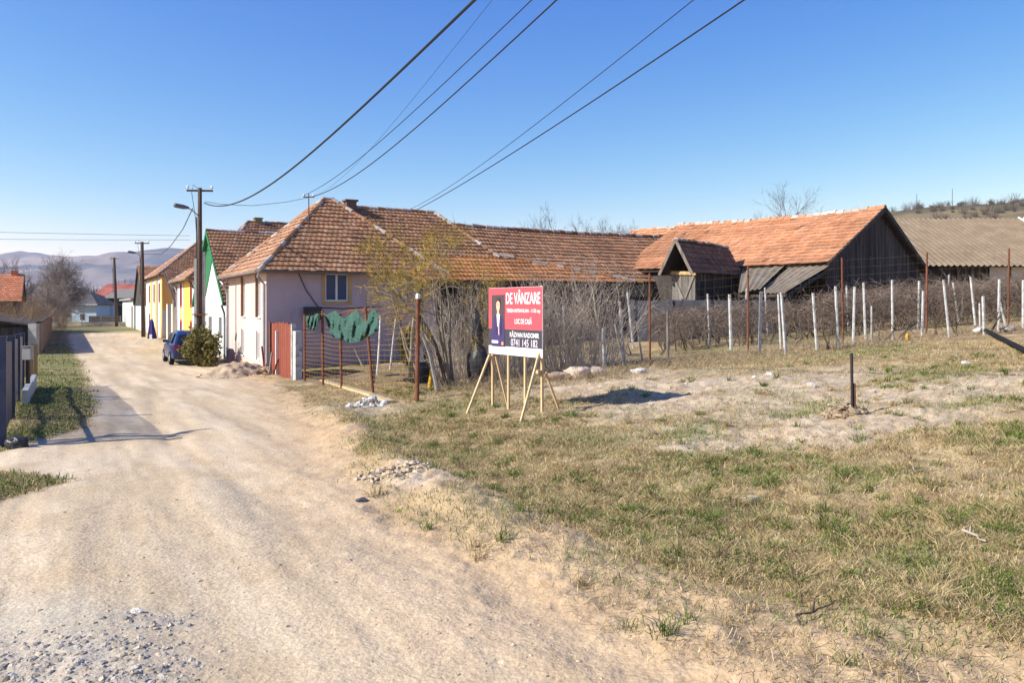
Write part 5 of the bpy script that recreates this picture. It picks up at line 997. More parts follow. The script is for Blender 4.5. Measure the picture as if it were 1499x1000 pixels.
# ================================================================== parked car
CAR = thing('parked_car', 'dark blue hatchback parked beside the yellow house seen from behind', 'car', [*W(37.3, 4.8), 0])
cb = np.array(CAR.location); fx = np.array([*D2, 0]); fy = np.array([*E2, 0])
def cpt(x, y, z): return cb+fx*x+fy*y+np.array([0, 0, z])
ST = [(0.0, .70, .38, .80, .78, .62), (.06, .80, .28, .86, .92, .66), (.35, .85, .22, .90, 1.34, .60), (.75, .87, .20, .92, 1.47, .58), (1.6, .88, .20, .92, 1.50, .58), (2.2, .88, .20, .91, 1.42, .57), (2.75, .88, .20, .90, 1.06, .66), (3.2, .87, .20, .86, .92, .68), (3.7, .84, .22, .78, .82, .64), (3.95, .72, .34, .66, .70, .50)]
rows = []
for x, hw, zb_, zbelt, zr, hr in ST:
    half = [(hw*.86, zb_), (hw, zb_+.10), (hw*1.0, (zb_+zbelt)/2), (hw*.985, zbelt-.03), (hw*.94, zbelt+.01), (hr+(hw*.94-hr)*.25, zbelt+(zr-zbelt)*.8), (hr*.9, zr-.01), (hr*.5, zr+.012)]
    rows.append([cpt(x, -y, z) for y, z in half]+[cpt(x, y, z) for y, z in half[::-1]])
n = 16; V = np.array(rows).reshape(-1, 3); K = len(ST); mb = MB(); mb.add(V, [(j*n+i, j*n+(i+1) % n, (j+1)*n+(i+1) % n, (j+1)*n+i) for j in range(K-1) for i in range(n)]+[tuple(range(n))[::-1], tuple(range((K-1)*n, K*n))])
mb.build('body', M['carpaint'], CAR, smooth=False)
def cquad(name, pts, m, th=.01, nrm=None):
    P = [cpt(*p) for p in pts]; nn = np.cross(P[1]-P[0], P[2]-P[0]); nn = nn/np.linalg.norm(nn)
    ctr = cpt(1.7, 0, .8); nn = nn if np.dot(nn, P[0]-ctr) > 0 else -nn
    MB().prism([p-nn*.004 for p in P], nn*th).build(name, M[m], CAR)
cquad('rear_window', [(.075, -.60, .965), (.075, .60, .965), (.325, .53, 1.33), (.325, -.53, 1.33)], 'darkglass', .022)
for sg in (-1, 1):
    cquad('side_window', [(.55, sg*.83, .96), (1.45, sg*.835, .96), (1.45, sg*.65, 1.41), (.75, sg*.655, 1.40)], 'darkglass', .02); cquad('side_window', [(1.52, sg*.835, .96), (2.5, sg*.83, .96), (2.12, sg*.65, 1.37), (1.52, sg*.65, 1.41)], 'darkglass', .02)
    cquad('tail_light', [(-.005, sg*.50, .70), (-.005, sg*.78, .68), (.055, sg*.80, .90), (.055, sg*.58, .92)], 'red_lamp', .03)
    MB().obox(cpt(2.45, sg*.90-.08, .93), fx*.1, fy*.17, (0, 0, .13)).build('mirror', M['carpaint'], CAR)
    for xx in (.72, 3.2):
        c = cpt(xx, sg*.80, .31); w = ring(MB(), c, [(.19, -.09), (.27, -.1), (.31, -.07), (.315, 0), (.31, .07), (.27, .1), (.19, .09), (.19, -.09)], fy, 24).build('wheel', M['rubber'], CAR, smooth=True)
        MB().lathe(c+fy*sg*.03, [(.20, -.02), (.20, .05), (.07, .065), (.05, .08)] if sg > 0 else [(.05, -.08), (.07, -.065), (.20, -.05), (.20, .02)], 18, fy).build('rim', M['alloy'], w)
MB().obox(cpt(-.03, -.74, .36), fx*.1, fy*1.48, (0, 0, .17)).build('bumper', M['carpaint'], CAR); MB().obox(cpt(-.02, -.26, .60), fx*.03, fy*.52, (0, 0, .11)).build('plate', M['frame_w'], CAR)
MB().obox(cpt(-.035, -.60, .33), fx*.1, fy*1.2, (0, 0, .05)).build('skirt', M['plastic'], CAR)
cquad('windscreen', [(2.74, -.62, 1.075), (2.74, .62, 1.075), (2.24, .54, 1.40), (2.24, -.54, 1.40)], 'darkglass', .02)

# ================================================================== utility poles and cables
def pole(label, base, h, arm_dir, lamp=True, stub=True, arms=(.12,), group='utility poles', aw=1.05, r=.13, lean=0.):
    base = np.array(base, float); root = thing('utility_pole', label, 'pole', base, group); top = base+np.array([lean, 0, h])
    MB().tubes([base-(0, 0, .2), (base+top)/2, top], [r, r*.88, r*.72], 10).build('pole', M['pole'], root, smooth=True)
    a = unit(np.array([*arm_dir, 0.]))
    for dz in arms:
        c = top-np.array([0, 0, dz]); am = MB().bar(c-a*aw, c+a*aw, .07, .08).build('crossarm', M['pole'], root)
        for k in (-.92, .92): MB().lathe(c+a*aw*k+(0, 0, .04), [(.02, 0), (.025, .05), (.055, .08), (.055, .14), (.03, .19)], 8).build('insulator', M['frame_w'], am)
    if stub:
        for k, hh in ((-1, 4.7), (1, 5.0)):
            p = base+a*k*.17; MB().box(p[0]-.055, p[0]+.055, p[1]-.06, p[1]+.06, p[2]-.2, p[2]+hh).build('concrete_stub', M['concrete'], root)
        mb = MB()
        for z in (.9, 2.2): mb.box(base[0]-.3, base[0]+.3, base[1]-.17, base[1]+.17, base[2]+z, base[2]+z+.05)
        mb.build('clamp', M['rust'], root)
    if lamp:
        p = top-np.array([0, 0, h*.165]); q = p+np.array([-.42, -.35, .38]); ar = MB().tubes([p, p+(q-p)*.6+(0, 0, .05), q], [.03]*3, 6).build('lamp_arm', M['zinc'], root); d = unit(np.array([-.75, -.45, .12])); MB().tubes([q-d*.08, q+d*.15, q+d*.5, q+d*.56], [.05, .10, .10, .05], 8).build('lamp_head', M['darkzinc'], ar)
    mb = MB(); wb = top-np.array([0, 0, h*.1]); mb.tubes([top+(.0, 0, -.1), top+(-.28, 0, .14), top+(-.36, 0, -.2), wb+(-.2, 0, -.5), wb+(-.13, 0, -1.6)], [.013]*5, 5); mb.tubes([wb+(-.14, 0, -.5), wb+(-.13, 0, -3.6)], [.03]*2, 5); mb.build('drop_cable', M['wire'], root); return root, top
B1 = np.array([*ray(292.5, 500, 35.3)[:2], 0]); _, T1 = pole('tall dark pole with crossarm and lamp behind the round bush', B1, z_at(276, 0, 0)*0+CZ+(HY-275)/F*35.3, (.99, .1), aw=.56, r=.12)
B2 = np.array([*ray(210, 490, 66.6)[:2], 0]); _, T2 = pole('second dark pole with crossarm before the white cottage', B2, CZ+(HY-354)/F*66.6, (.99, .1), aw=.58, stub=False, r=.17, lean=-.12)
B3 = np.array([*ray(171, 470, 101)[:2], 0]); _, T3 = pole('leaning dark pole farthest down the street by the white garage', B3, CZ+(HY-377)/F*101, (.99, .1), aw=.5, stub=False, lamp=False, r=.2, lean=-.35)
SUN_EL, SUN_A = math.radians(34), math.radians(18)
sd = np.array([math.cos(SUN_A), math.sin(SUN_A)])                   # ground direction in which shadows fall
tip = G(272, 634); H0 = 6.4; bx = tip[:2]-sd*(H0/math.tan(SUN_EL)); z0 = gz(*bx); H0 += float(tip[2]-z0)
_, T0 = pole('utility pole left of the view casting its shadow on the road', [*bx, z0], H0, (.30, .95), arms=(.1, .9), aw=.38, stub=False, lamp=True, r=.10)
NP = np.array([9.5, -6.0])
def cable(label, p0, end_xy, pts, r, far=None, extra=(9.8,)):
    """cable hanging in the upright plane through p0 and end_xy, following the sighted points"""
    p0 = np.asarray(p0, float); dv = np.asarray(end_xy)-p0[:2]; out = [p0]
    for px, py in pts:
        k = (px-CX)/F; t = (k*p0[1]-p0[0])/(dv[0]-k*dv[1]); q = p0[:2]+dv*t; out.append(np.array([*q, CZ-(py-HY)/F*q[1]]))
    if len(out) > 2 and extra: out.append(np.array([*end_xy, out[-1][2]+extra[0]*.1]))
    P = np.array(out); s = np.r_[0, np.cumsum(np.linalg.norm(np.diff(P[:, :2], axis=0), axis=1))]; co = np.polyfit(s, P[:, 2], min(3, len(P)-1), w=np.r_[3, np.ones(len(P)-1)]); f = np.linspace(0, s[-1], 60)
    Q = np.c_[P[0, 0]+(P[-1, 0]-P[0, 0])*f/s[-1], P[0, 1]+(P[-1, 1]-P[0, 1])*f/s[-1], np.polyval(co, f)]
    return MB().tubes(Q, np.full(60, r), 6).build('power_cable', M['wire'], None, label, 'cable', 'overhead cables')
a1 = ray(299, 297, 35.2)
cable('thick black overhead cable sagging from the tall pole, leftmost at the top edge', a1, NP, [(330, 299), (370, 285), (430, 246), (505, 183), (600, 95), (685, 0)], .024)
cable('thin overhead wire from the roof mast, left of the paired thicker wire', MASTTOP+(-.2, 0, 0), NP+(-.5, 0), [(470, 279), (540, 215), (650, 122), (780, 0)], .010)
cable('dark overhead wire from the roof mast, right of its thinner twin', MASTTOP+(.2, 0, -.05), NP+(.3, 0), [(478, 282), (560, 225), (700, 108), (812, 0)], .015)
cable('faint overhead wire close to the thick black cable', MASTTOP+(.25, 0.1, .0), NP+(-1.0, .3), [(560, 198), (640, 100), (720, 0)], .004)
rA = ray(598, 307, 38); rB = ray(604, 310, 38.2)
cable('thin overhead wire second from the right at the top edge', rA, NP+(.2, .1), [(700, 243), (870, 120), (1008, 0)], .009)
cable('dark overhead wire farthest right at the top edge', rB, NP+(.6, 0), [(690, 262), (800, 190), (950, 95), (1087, 0)], .015)
P = [ray(300, 295, 35.2), ray(325, 299, 35.1), ray(370, 301, 34.9), ray(420, 295.5, 34.6), MASTTOP-(0, 0, .1)]; MB().tubes(P, [.011]*5, 5).build('power_cable', M['wire'], None, 'slack cable between the tall pole and the roof mast', 'cable', 'overhead cables')
P = [ray(282, 305, 35.3), ray(268, 335, 41), ray(250, 360, 50), ray(236, 372, 56), ray(210, 372, 66.6)]; MB().tubes(P, [.022]*5, 5).build('power_cable', M['wire'], None, 'cable dropping from the tall pole to the second pole', 'cable', 'overhead cables')
for i, (a, b, lab) in enumerate([((-60, 337), (278, 345), 'upper faint wire crossing the sky at the left'), ((-60, 349), (278, 351), 'lower faint wire crossing the sky at the left')]):
    P = [ray(a[0]-60, a[1], 40), ray(100, (a[1]+b[1])/2+1.5, 44), ray(*b, 46)]; Q = np.array(P); t = np.linspace(0, 1, 20); Q = np.array([(1-u)**2*P[0]+2*u*(1-u)*P[1]+u*u*P[2] for u in t]); MB().tubes(Q, [.009]*20, 4).build('power_cable', M['wire'], None, lab, 'cable', 'overhead cables')
T0a, T0b = T0+(0, 0, -.1), T0+(0, 0, -.9)
for k, (a, lab) in enumerate([(T0a, 'wire from the pole left of the view, upper arm'), (T0b, 'wire from the pole left of the view, lower arm')]):
    for j, s_ in enumerate((-.57, .57)):
        a2 = a+np.array([.3, .95, 0])*s_; e_ = a2+np.array([16.0, 5.6+.8*j, 1.2]); MB().tubes([a2, (a2+e_)/2-(0, 0, .35), e_], [.008]*3, 4).build('power_cable', M['wire'], None, lab+(' near end' if j == 0 else ' far end'), 'cable', 'overhead cables') if False else None

# blue bundle by the orange house, far field fence
c = np.array([*ray(222, 490, 63.5)[:2], 0]); ROOT = thing('tarpaulin_bundle', 'tall blue and purple tarpaulin bundle standing by the white and orange house', 'tarpaulin', c); rng = np.random.default_rng(71)
an = np.linspace(0, 2*np.pi, 20, endpoint=False); V = []
for z, r in ((0, .32), (.4, .28), (.9, .2), (1.3, .14), (1.55, .06)): V += [c+np.array([r*(1+.25*math.sin(a*5+z))*math.cos(a), r*(1+.25*math.sin(a*5+z))*math.sin(a)*.8, z]) for a in an]
mb = MB(); colr = np.repeat(np.array([[.05, .03, .25] if math.cos(a) > -.2 else [.03, .02, .06] for a in an])[None], 5, 0).reshape(-1, 3); mb.add(V, [(i*20+j, i*20+(j+1) % 20, (i+1)*20+(j+1) % 20, (i+1)*20+j) for i in range(4) for j in range(20)]+[tuple(range(80, 100))], colr); mb.build('sheet', M['cloth'], ROOT, smooth=True)
MB().obox(c+(-.02, -.36, 0), (.2, 0, 0), (0, .05, 0), (0, 0, .34)).build('white_hem', M['frame_w'], ROOT)
ROOT = thing('field_fence', 'thin post and wire field fence across the end of the street', 'fence', at(130, 100))
for px in (40, 68, 93, 120, 148, 176): p = at(px, 100); MB().tubes([p-(0, 0, .1), p+(0, 0, 1.35)], [.05, .04], 6).build('post', M['grey_wood'], ROOT)
mb = MB(); 
for z in (.55, .9, 1.25): mb.tubes([at(0, 100)+(0, 0, z), at(100, 100)+(0, 0, z-.03), at(184, 100)+(0, 0, z)], [.018]*3, 4)
mb.build('rail', M['grey_wood'], ROOT)
p = at(20, 104); q = at(186, 104); MB().obox((p[0], 104, -.1), (q[0]-p[0], 0, 0), (0, .2, 0), (0, 0, .62)).build('low_wall', mat('sandy_wall', (.42, .36, .24), (.52, .46, .33), .8, bump=.2), None, 'low sandy wall across the end of the street behind the field fence', 'wall')
p = at(130, 108); q = at(170, 108); MB().obox((p[0], 108, -.1), (q[0]-p[0], 0, 0), (0, .1, 0), (0, 0, 1.35)).build('dark_hedge_fence', M['dark_wood'], None, 'short dark board fence in front of the grey roofed shed', 'fence')

# ================================================================== hills and far wood
def hill(name, prof, yr, y0, y1, yspan, colfn, nx=260, ny=60, nz=.06, seed=0):
    px = np.linspace(prof[0][0], prof[-1][0], nx); hp = np.interp(px, *zip(*prof)); ys = np.linspace(y0, y1, ny); PX, Y = np.meshgrid(px, ys); X = (PX-CX)/F*yr*(1+.35*(Y-yr)/yr); Hh = np.interp(PX, px, hp)/F*yr+CZ
    t = np.where(Y < yr, sstep(y0, yr, Y), 1-sstep(yr, y1, Y)*.8); sc = Hh.max(); Z = Hh*t*(1+nz*(fbm(X/sc*2.2+seed, Y/sc*2.2, seed, 4)-.5)*2*np.minimum(1, 3*(1-t)+.15))-1
    idx = np.arange(nx*ny).reshape(ny, nx); Fc = np.stack([idx[:-1, :-1], idx[:-1, 1:], idx[1:, 1:], idx[1:, :-1]], -1).reshape(-1, 4)
    return MB().add(np.stack([X, Y, Z], -1).reshape(-1, 3), Fc, colfn(X, Y, t, sc).reshape(-1, 3)).build(name, mat(name+'_ground', (.85, .85, .85), (1.12, 1.1, 1.08), .02, attr=True, bump=0), kind='structure', smooth=True)
def mixc(a, b, t): return np.array(a)*(1-t[..., None])+np.array(b)*t[..., None]
def farcol(X, Y, t, sc):
    f = fbm(X/420, Y/260, 2, 4); w = sstep(.47, .56, f); c = mixc((.175, .135, .125), (.05, .05, .065), w); g = sstep(.55, .62, fbm(X/300+9, Y/200, 6, 3)); return mixc(np.array([0.3, .27, .17]), np.array([0, 0, 0.]), g*0)*0+c*(1-.0)+(np.array([.10, .07, .05])*g[..., None]*(1-w[..., None]))
hill('far_hills', [(-900, 40), (-500, 74), (-150, 66), (-60, 68), (0, 66), (30, 71), (55, 78), (75, 73), (110, 72), (150, 70), (180, 73), (230, 79), (262, 83), (300, 80), (360, 74), (450, 60), (600, 44), (800, 34), (1100, 30), (1500, 20), (2400, 10)], 3000, 1500, 3700, 0, farcol, 420, 90, .22, 1)
def nearcol(X, Y, t, sc): return mixc((.20, .155, .075), (.10, .085, .04), sstep(.45, .6, fbm(X/22, Y/16, 4, 4)))
hill('near_hill', [(820, 0), (950, 20), (1050, 60), (1150, 95), (1230, 124), (1290, 138), (1350, 146), (1400, 149), (1450, 151), (1499, 155), (1600, 162), (1800, 166), (2100, 150)], 330, 150, 430, 0, nearcol, 260, 60, .05, 3)
rng = np.random.default_rng(400); n = 90; mb = MB()
for i in range(n):
    px = rng.uniform(1290, 1560); y = rng.uniform(270, 331); k = np.interp(px, [1290, 1350, 1400, 1499, 1600], [138, 146, 149, 155, 162]); t = float(sstep(150, 330, np.array(y))); x = (px-CX)/F*330*(1+.35*(y-330)/330); z = (k/F*330+CZ)*t-1.2; s = rng.uniform(.5, 1.9)*(1 if rng.random() < .8 else 1.7)
    m_ = 36; d = unit(rng.normal(0, 1, (m_, 3)))*np.array([1.3, 1, .8]); st = np.array([x, y, z+s*.5])+d*s*.45; P, R = grow(np.repeat([[x, y, z]], m_, 0)+rng.normal(0, s*.35, (m_, 3))*(1, 1, .1), np.c_[rng.normal(0, .6, (m_, 2)), np.ones(m_)], s*1.4, .06, 4, .2, .1, rng); mb.tubes(P, R, 3, jit((.11, .085, .065), m_, rng), cap=False)
mb.build('hillside_scrub', M['bark'], None, 'dark scrub dotted over the brown hillside at right', 'scrub', kind='stuff')
rng = np.random.default_rng(410); n = 1500; px = rng.uniform(-60, 470, n); y = rng.uniform(185, 250, n); X = (px-CX)/F*y; hgt = rng.uniform(3.5, 8.0, n)*(.6+.8*fbm(px/30, y/30, 4, 3)); P, R = grow(np.c_[X, y, np.zeros(n)], np.c_[rng.normal(0, .1, (n, 2)), np.ones(n)], hgt, .14, 5, .1, .05, rng, .6)
mb = MB().tubes(P, R, 4, jit((.10, .08, .065), n, rng), cap=False); p, r = spawn(P, R, 7000, .25, .7, 2.6, .6, 4, .18, .06, rng, minr=.05); mb.tubes(p, r, 3, jit((.13, .10, .08), 7000, rng), cap=False); mb.build('far_wood', M['bark'], None, 'brown leafless wood beyond the end of the street', 'wood', kind='stuff')
MB().obox((-130, 188, -.5), (45, 0, 0), (0, 1, 0), (0, 0, 3)).build('far_bank', mat('far_bank_earth', (.13, .10, .07), (.18, .14, .09), .2, bump=0), kind='structure')
for i, (px, y) in enumerate([(1342, 329), (1394, 329)]): k = ray(px, 448-np.interp(px, [1290, 1350, 1400, 1499], [138, 146, 149, 155]), y); MB().tubes([k-(0, 0, 1.5), k+(0, 0, 5.6+i)], [.12, .09], 6).build('hilltop_pole', M['pole'], None, ['pole on the hilltop nearer the large barn', 'pole on the hilltop above the corrugated shed'][i], 'pole')

# ================================================================== ground: one sheet out to the horizon
fa = np.radians(np.linspace(-50, 50, 620)); ca_ = np.radians(np.linspace(50, 310, 66))[1:-1]; th_ = np.concatenate([fa, ca_])     # finer ahead, coarser behind
rr = np.concatenate([np.geomspace(.6, 2.2, 12)[:-1], np.geomspace(2.2, 60, 620), np.geomspace(60, 6000, 60)[1:]])
TH, RR = np.meshgrid(th_, rr); X = np.sin(TH)*RR; Y = np.cos(TH)*RR
Z = terr(X, Y); road, bank, g, pale, grav, send = masks(X, Y); s_, n_ = sn(X, Y)
def lerp(c, col, m): return c*(1-m[..., None])+np.asarray(col)*m[..., None]
f1 = fbm(X*1.3, Y*1.3, 2, 5); f2 = fbm(X*5, Y*5, 5, 4); f3 = fbm(s_*.35, n_*2.6, 3, 4)
dry = mixc((.29, .205, .105), (.40, .305, .17), sstep(.35, .65, f2)); dry = lerp(dry, (.20, .135, .075), sstep(.52, .70, f1)*.65)
roadc = mixc((.49, .385, .25), (.57, .462, .318), sstep(.3, .7, f3))
for nn_, ww_ in ((.55, .26), (2.15, .24)): roadc = lerp(roadc, (.63, .525, .375), np.exp(-((n_-nn_-.22*np.sin(s_*.21)-.3*np.sin(s_*.07))/ww_)**2)*.55*sstep(.3, .55, fbm(s_*.25, n_*3, 5, 3))); roadc = lerp(roadc, (.47, .36, .225), sstep(.54, .72, f1)*.45); roadc = lerp(roadc, (.48, .37, .25), sstep(.6, .75, f2)*.35)
roadc = lerp(roadc, (.34, .24, .14), np.exp(-((n_-1.6-.25*np.sin(s_*.35))/.22)**2)*sstep(3, 7, s_)*(1-sstep(22, 30, s_))*.2*(.4+f2))
roadc = lerp(roadc, (.43, .335, .20), np.exp(-((s_-49)/5)**2-((n_-4.6)/1.2)**2)*.75)
st_n = fbm(n_*5.5+fbm(s_*.5, n_*.8, 3, 2)*2.2, s_*.28, 6, 4); roadc = roadc*(.93+.14*sstep(.3, .7, st_n))[..., None]; sp_ = fbm(X*24, Y*24, 2, 2); roadc = lerp(roadc, (.33, .245, .155), sstep(.66, .76, sp_)*sstep(.4, .65, fbm(X*1.1, Y*1.1, 7, 3))*.55*(1-sstep(8, 14, RR)))
C = lerp(dry, roadc, road)
C = lerp(C, mixc((.40, .275, .155), (.52, .385, .235), f2), np.clip(bank, 0, 1)*.9)
C = lerp(C, mixc((.37, .285, .19), (.49, .40, .29), sstep(.3, .7, f2)), np.clip(pale*1.3, 0, 1)*.85)
C = lerp(C, mixc((.09, .10, .03), (.19, .185, .075), f2), g*.65)
C = lerp(C, mixc((.30, .275, .235), (.46, .42, .35), f2), np.clip(grav*1.3, 0, 1)*.7)
lv = (n_ < edge_l(s_)+.3)*(s_ < 60); C = lerp(C, mixc((.10, .125, .028), (.21, .20, .075), f2), g*lv*.75*sstep(.3, .55, fbm(X*.9+5, Y*.6, 2, 3)))
C = lerp(C, (.40, .40, .33), ell(X, Y, [(60, 905, 120, 40)])*.45)
left = (n_ < edge_l(s_)-.3)*(1-g)*(s_ < 86); C = lerp(C, mixc((.22, .18, .09), (.32, .26, .15), f2), left*.75)
gard = (n_ > 6.5)*(s_ > 17)*(s_ < 31)*(Y < 30)*(X < 4); C = lerp(C, mixc((.17, .12, .075), (.26, .19, .12), f2), gard*.8)
C = lerp(C, mixc((.19, .17, .075), (.26, .21, .11), fbm(X*.06, Y*.06, 3, 3)), sstep(60, 90, RR)*(1-road)); C = lerp(C, (.12, .14, .035), sstep(88, 90, s_)*(1-sstep(96, 100, s_))*(n_ < 8)*.85*1.0)
C = C*(.93+.14*fbm(X*14, Y*14, 1, 3))[..., None]
nr, nt_ = TH.shape; idx = np.arange(nr*nt_).reshape(nr, nt_); nx_ = np.roll(idx, -1, 1); Fc = np.stack([idx[:-1], idx[1:], nx_[1:], nx_[:-1]], -1).reshape(-1, 4); V = np.stack([X, Y, Z], -1).reshape(-1, 3)
mb = MB(); mb.add(V, Fc, C.reshape(-1, 3)); mb.add([[0, 0, float(terr(0., 0.))]], [], C[0, 0]) if False else None
mb.Fq.append(idx[0][None, :].copy())
gm = mat('earth_and_grass', (.84, .83, .82), (1.16, 1.15, 1.14), 26, rough=.95, bump=.4, bscale=38, attr=True, spec=.1, detail=8)
mb.build('ground', gm, kind='structure', smooth=True)

# ================================================================== grass blades, gravel
def blades(name, label, n, rng, sel, hlo, hhi, cols, lean, w, rmax, half=58):
    r = np.exp(rng.uniform(math.log(3.0), math.log(rmax), n)); a = np.radians(rng.uniform(-half, half, n)); x = np.sin(a)*r; y = np.cos(a)*r
    k = sel(x, y) > rng.random(n); x, y = x[k], y[k]; n = len(x); z = terr(x, y)-.006; h = rng.uniform(hlo, hhi, n)*(.6+.8*fbm(x*1.5, y*1.5, 2, 3)); wd = w*(.6+.8*rng.random(n))*(1+np.hypot(x, y)/9)
    an = rng.random(n)*2*np.pi; u = np.c_[np.cos(an), np.sin(an), np.zeros(n)]; la = rng.random(n)*2*np.pi; ld = np.c_[np.cos(la), np.sin(la), np.zeros(n)]*(lean*rng.uniform(.3, 1.3, n))[:, None]
    b = np.c_[x, y, z]; up = np.array([0, 0, 1.]); m = b+(up*.6+ld*.4)*h[:, None]; t = b+(up*np.maximum(.35, 1-.35*lean)+ld)*h[:, None]
    V = np.stack([b-u*wd[:, None], b+u*wd[:, None], m+u*wd[:, None]*.7, m-u*wd[:, None]*.7, t], 1).reshape(-1, 3); i = np.arange(n)[:, None]*5; mb = MB(); c = np.array(cols)[rng.integers(len(cols), size=n)]*(.7+.6*rng.random((n, 1)))
    mb.add(V, i+np.array([[0, 1, 2, 3]]), np.repeat(c, 5, 0)); mb.Fq.append(i+np.array([[3, 2, 4]])); mb.build(name, M['grass'], None, label, 'grass', kind='stuff'); return n
rng = np.random.default_rng(500)
def sel_dry(x, y):
    road, bank, g, pale, grav, _ = masks(x, y); s, n = sn(x, y); return (1-road)*(1-.93*sstep(.15, .6, bank))*(1-.85*np.clip(pale*1.5, 0, 1))*(n > -1.2)*(.35+.9*sstep(.35, .6, fbm(x*1.2+4, y*1.2, 6, 3)))
def sel_green(x, y):
    road, bank, g, pale, grav, _ = masks(x, y); s, n = sn(x, y); return np.clip(g*1.1, 0, 1)*(1-road)*(n > -1.1)*(1-.7*(y > 22))
nd = blades('dry_grass', 'short dry straw coloured grass over the field', 1050000, rng, sel_dry, .025, .085, [(.50, .38, .19), (.56, .43, .23), (.40, .29, .14), (.33, .25, .12), (.30, .27, .11), (.60, .49, .30)], 1.6, .0015, 24)
ng = blades('green_grass', 'patches of short fresh green grass', 420000, rng, sel_green, .03, .085, [(.11, .19, .03), (.16, .24, .045), (.20, .25, .065), (.085, .145, .026), (.26, .26, .09)], .9, .0018, 30)
rt = np.random.default_rng(520); m_ = 7200; r = np.exp(rt.uniform(math.log(3.2), math.log(20), m_)); a = np.radians(rt.uniform(-10, 58, m_)); x = np.sin(a)*r; y = np.cos(a)*r; k = sel_dry(x, y)*(.35+.65*(fbm(x*.8, y*.8, 3, 3) > .5)) > rt.random(m_); x, y = x[k], y[k]
nb = rt.integers(14, 46, len(x)); cx_ = np.repeat(x, nb); cy_ = np.repeat(y, nb); ci = np.repeat(np.arange(len(x)), nb); n = len(cx_); wx = cx_+rt.normal(0, .035, n); wy = cy_+rt.normal(0, .035, n); h = rt.uniform(.03, .095, n)*np.repeat(.5+rt.random(len(x)), nb)
dx = np.c_[wx-cx_, wy-cy_]*9+rt.normal(0, .35, (n, 2)); b0 = np.c_[wx, wy, terr(wx, wy)-.01]; P = np.stack([b0, b0+np.c_[dx*.3, np.full(n, .6)]*h[:, None], b0+np.c_[dx*1.0, np.full(n, .95)]*h[:, None]], 1); R = np.broadcast_to(np.array([.0022, .0018, .0006]), (n, 3))*(1+np.hypot(wx, wy)/14)[:, None]
pal_ = np.array([(.12, .19, .03), (.17, .23, .05), (.24, .25, .08), (.46, .36, .18), (.52, .41, .22)]); kind_ = np.where(rt.random(len(x)) < .45, rt.integers(0, 3, len(x)), rt.integers(3, 5, len(x)))
MB().tubes(P, R, 3, pal_[kind_][ci]*(.75+.5*rt.random((n, 1))), cap=False).build('grass_tufts', M['grass'], None, 'scattered tufts of green and straw grass standing out of the field', 'grass', kind='stuff')
def sel_verge(x, y):
    road, bank, g, pale, grav, _ = masks(x, y); s, n = sn(x, y); return (n < edge_l(s)+.25)*(n > -1.25)*(1-road)*(.25+.75*sstep(.35, .6, fbm(x*.8, y*.6, 4, 3)))
blades('verge_grass', 'green and straw grass on the left verge below the blue fence', 560000, rng, sel_verge, .04, .11, [(.10, .16, .03), (.15, .20, .045), (.22, .22, .075), (.34, .27, .13), (.08, .12, .026)], .8, .003, 62)
rng = np.random.default_rng(510); mb = MB(); base = [lump((0, 0, 0), (1, 1, 1), np.random.default_rng(i), k=.35, sub=1) for i in range(8)]; base = [(V*(.7+.55*rng.random((len(V), 1))), f) for V, f in base]
cand = 150000; r = np.exp(rng.uniform(math.log(3.1), math.log(26), cand)); a = np.radians(rng.uniform(-38, 38, cand)); x = np.sin(a)*r; y = np.cos(a)*r; road, bank, g, pale, grav, _ = masks(x, y); s, n = sn(x, y)
prob = np.clip(grav*1.5, 0, 1)*1.0+.10*road*sstep(.42, .68, fbm(x*.9, y*.9, 3, 3))+.10*pale+.05*bank+.05*road*np.exp(-((n-1.6)/.3)**2); k = prob > rng.random(cand); x, y, gv, pv = x[k], y[k], grav[k], pale[k]; z = terr(x, y)
for i in range(len(x)):
    V, f = base[i % 8]; sz = (.003+.017*rng.random()**5.5)*(1+.4*min(1, gv[i]*1.5)+1.2*pv[i])*(1+.02*y[i]); t = rng.random()*6.28; ct, st_ = math.cos(t), math.sin(t); Vr = V*np.array([sz, sz*(.6+.4*rng.random()), sz*.42]); Vr = np.c_[Vr[:, 0]*ct-Vr[:, 1]*st_, Vr[:, 0]*st_+Vr[:, 1]*ct, Vr[:, 2]]
    c = np.array((.40, .36, .30) if gv[i] > .15 and rng.random() < .6 else (.48, .39, .27))*(.6+.6*rng.random()); mb.add(Vr*(1 if gv[i] > .12 or pv[i] > .1 or rng.random() < .25 else .55)+(x[i], y[i], z[i]+sz*.03), f, c)
mb.build('gravel', M['stone'], None, 'loose grey gravel and pebbles on the dirt road', 'gravel', kind='stuff')
print('blades', nd, ng, 'stones', len(x))

# ================================================================== air, sky, sun, camera
HAZE = True; EXPO = .96; OZ = 5.0; DUST = .3; ALT = 900; SKYS = .090
if HAZE:
    m = bpy.data.materials.new('air'); m.use_nodes = True; nt = m.node_tree; nt.nodes.remove(nt.nodes['Principled BSDF']); v = nt.nodes.new('ShaderNodeVolumePrincipled'); v.inputs['Color'].default_value = (.72, .82, 1, 1); v.inputs['Density'].default_value = .00013; v.inputs['Anisotropy'].default_value = .2
    nt.links.new(v.outputs[0], nt.nodes['Material Output'].inputs['Volume'])
    mb = MB(); mb.box(-6500, 6500, -6500, 6500, -60, 290); mb.build('haze', m, kind='stuff')
w = bpy.data.worlds.new('World'); scene.world = w; w.use_nodes = True; nt = w.node_tree; bg = nt.nodes['Background']; sky = nt.nodes.new('ShaderNodeTexSky'); sky.sky_type = 'NISHITA'; sky.sun_disc = False
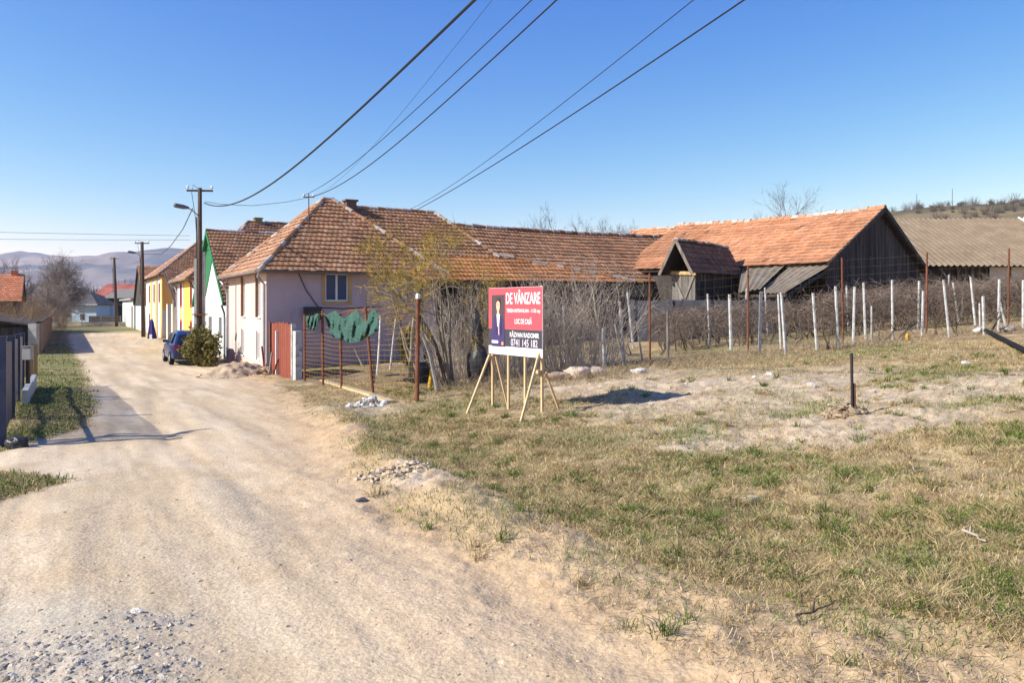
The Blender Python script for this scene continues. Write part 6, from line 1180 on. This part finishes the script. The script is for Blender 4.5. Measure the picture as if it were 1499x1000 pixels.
sky.sun_elevation = SUN_EL; sky.sun_rotation = math.atan2(-math.cos(SUN_A), -math.sin(SUN_A)); sky.altitude = ALT; sky.air_density = 1.0; sky.dust_density = DUST; sky.ozone_density = OZ
sp = nt.nodes.new('ShaderNodeSeparateColor'); cbn = nt.nodes.new('ShaderNodeCombineColor'); nt.links.new(sky.outputs[0], sp.inputs[0])
for i_, (pv, ex) in enumerate(((2.2, 2.2), (3.4, 1.4), (5.2, .5))):     # deep clear-air blue: a steeper contrast of the sky colour per channel
    m1 = nt.nodes.new('ShaderNodeMath'); m1.operation = 'DIVIDE'; m1.inputs[1].default_value = pv; m2 = nt.nodes.new('ShaderNodeMath'); m2.operation = 'POWER'; m2.inputs[1].default_value = ex; m3 = nt.nodes.new('ShaderNodeMath'); m3.operation = 'MULTIPLY'; m3.inputs[1].default_value = pv
    nt.links.new(sp.outputs[i_], m1.inputs[0]); nt.links.new(m1.outputs[0], m2.inputs[0]); nt.links.new(m2.outputs[0], m3.inputs[0]); nt.links.new(m3.outputs[0], cbn.inputs[i_])
nt.links.new(cbn.outputs[0], bg.inputs['Color']); bg.inputs['Strength'].default_value = SKYS
ld = bpy.data.lights.new('sun', 'SUN'); ld.energy = 4.3; ld.angle = math.radians(.5); ld.color = (1, .945, .86); lo = bpy.data.objects.new('sun', ld); COL.objects.link(lo)
dvec = Vector((-math.cos(SUN_A)*math.cos(SUN_EL), -math.sin(SUN_A)*math.cos(SUN_EL), math.sin(SUN_EL))); lo.rotation_euler = dvec.to_track_quat('Z', 'Y').to_euler(); lo.location = dvec*60
cd = bpy.data.cameras.new('camera'); cam = bpy.data.objects.new('camera', cd); COL.objects.link(cam); cam.location = (0, 0, CZ); cam.rotation_euler = (math.radians(90), 0, 0)
cd.sensor_width = 36; cd.lens = 36*F/1499; cd.shift_y = -(500-HY)/1499; cd.clip_end = 20000; cd.clip_start = .1; scene.camera = cam
vs = scene.view_settings; scene.display_settings.display_device = 'sRGB'; vs.view_transform = 'Standard'; vs.look = 'None'; vs.exposure = EXPO; vs.gamma = 1; vs.use_curve_mapping = False
scene.cycles.max_bounces = 6; scene.cycles.diffuse_bounces = 3; scene.cycles.volume_bounces = 1; scene.cycles.transparent_max_bounces = 8; scene.cycles.use_denoising = True
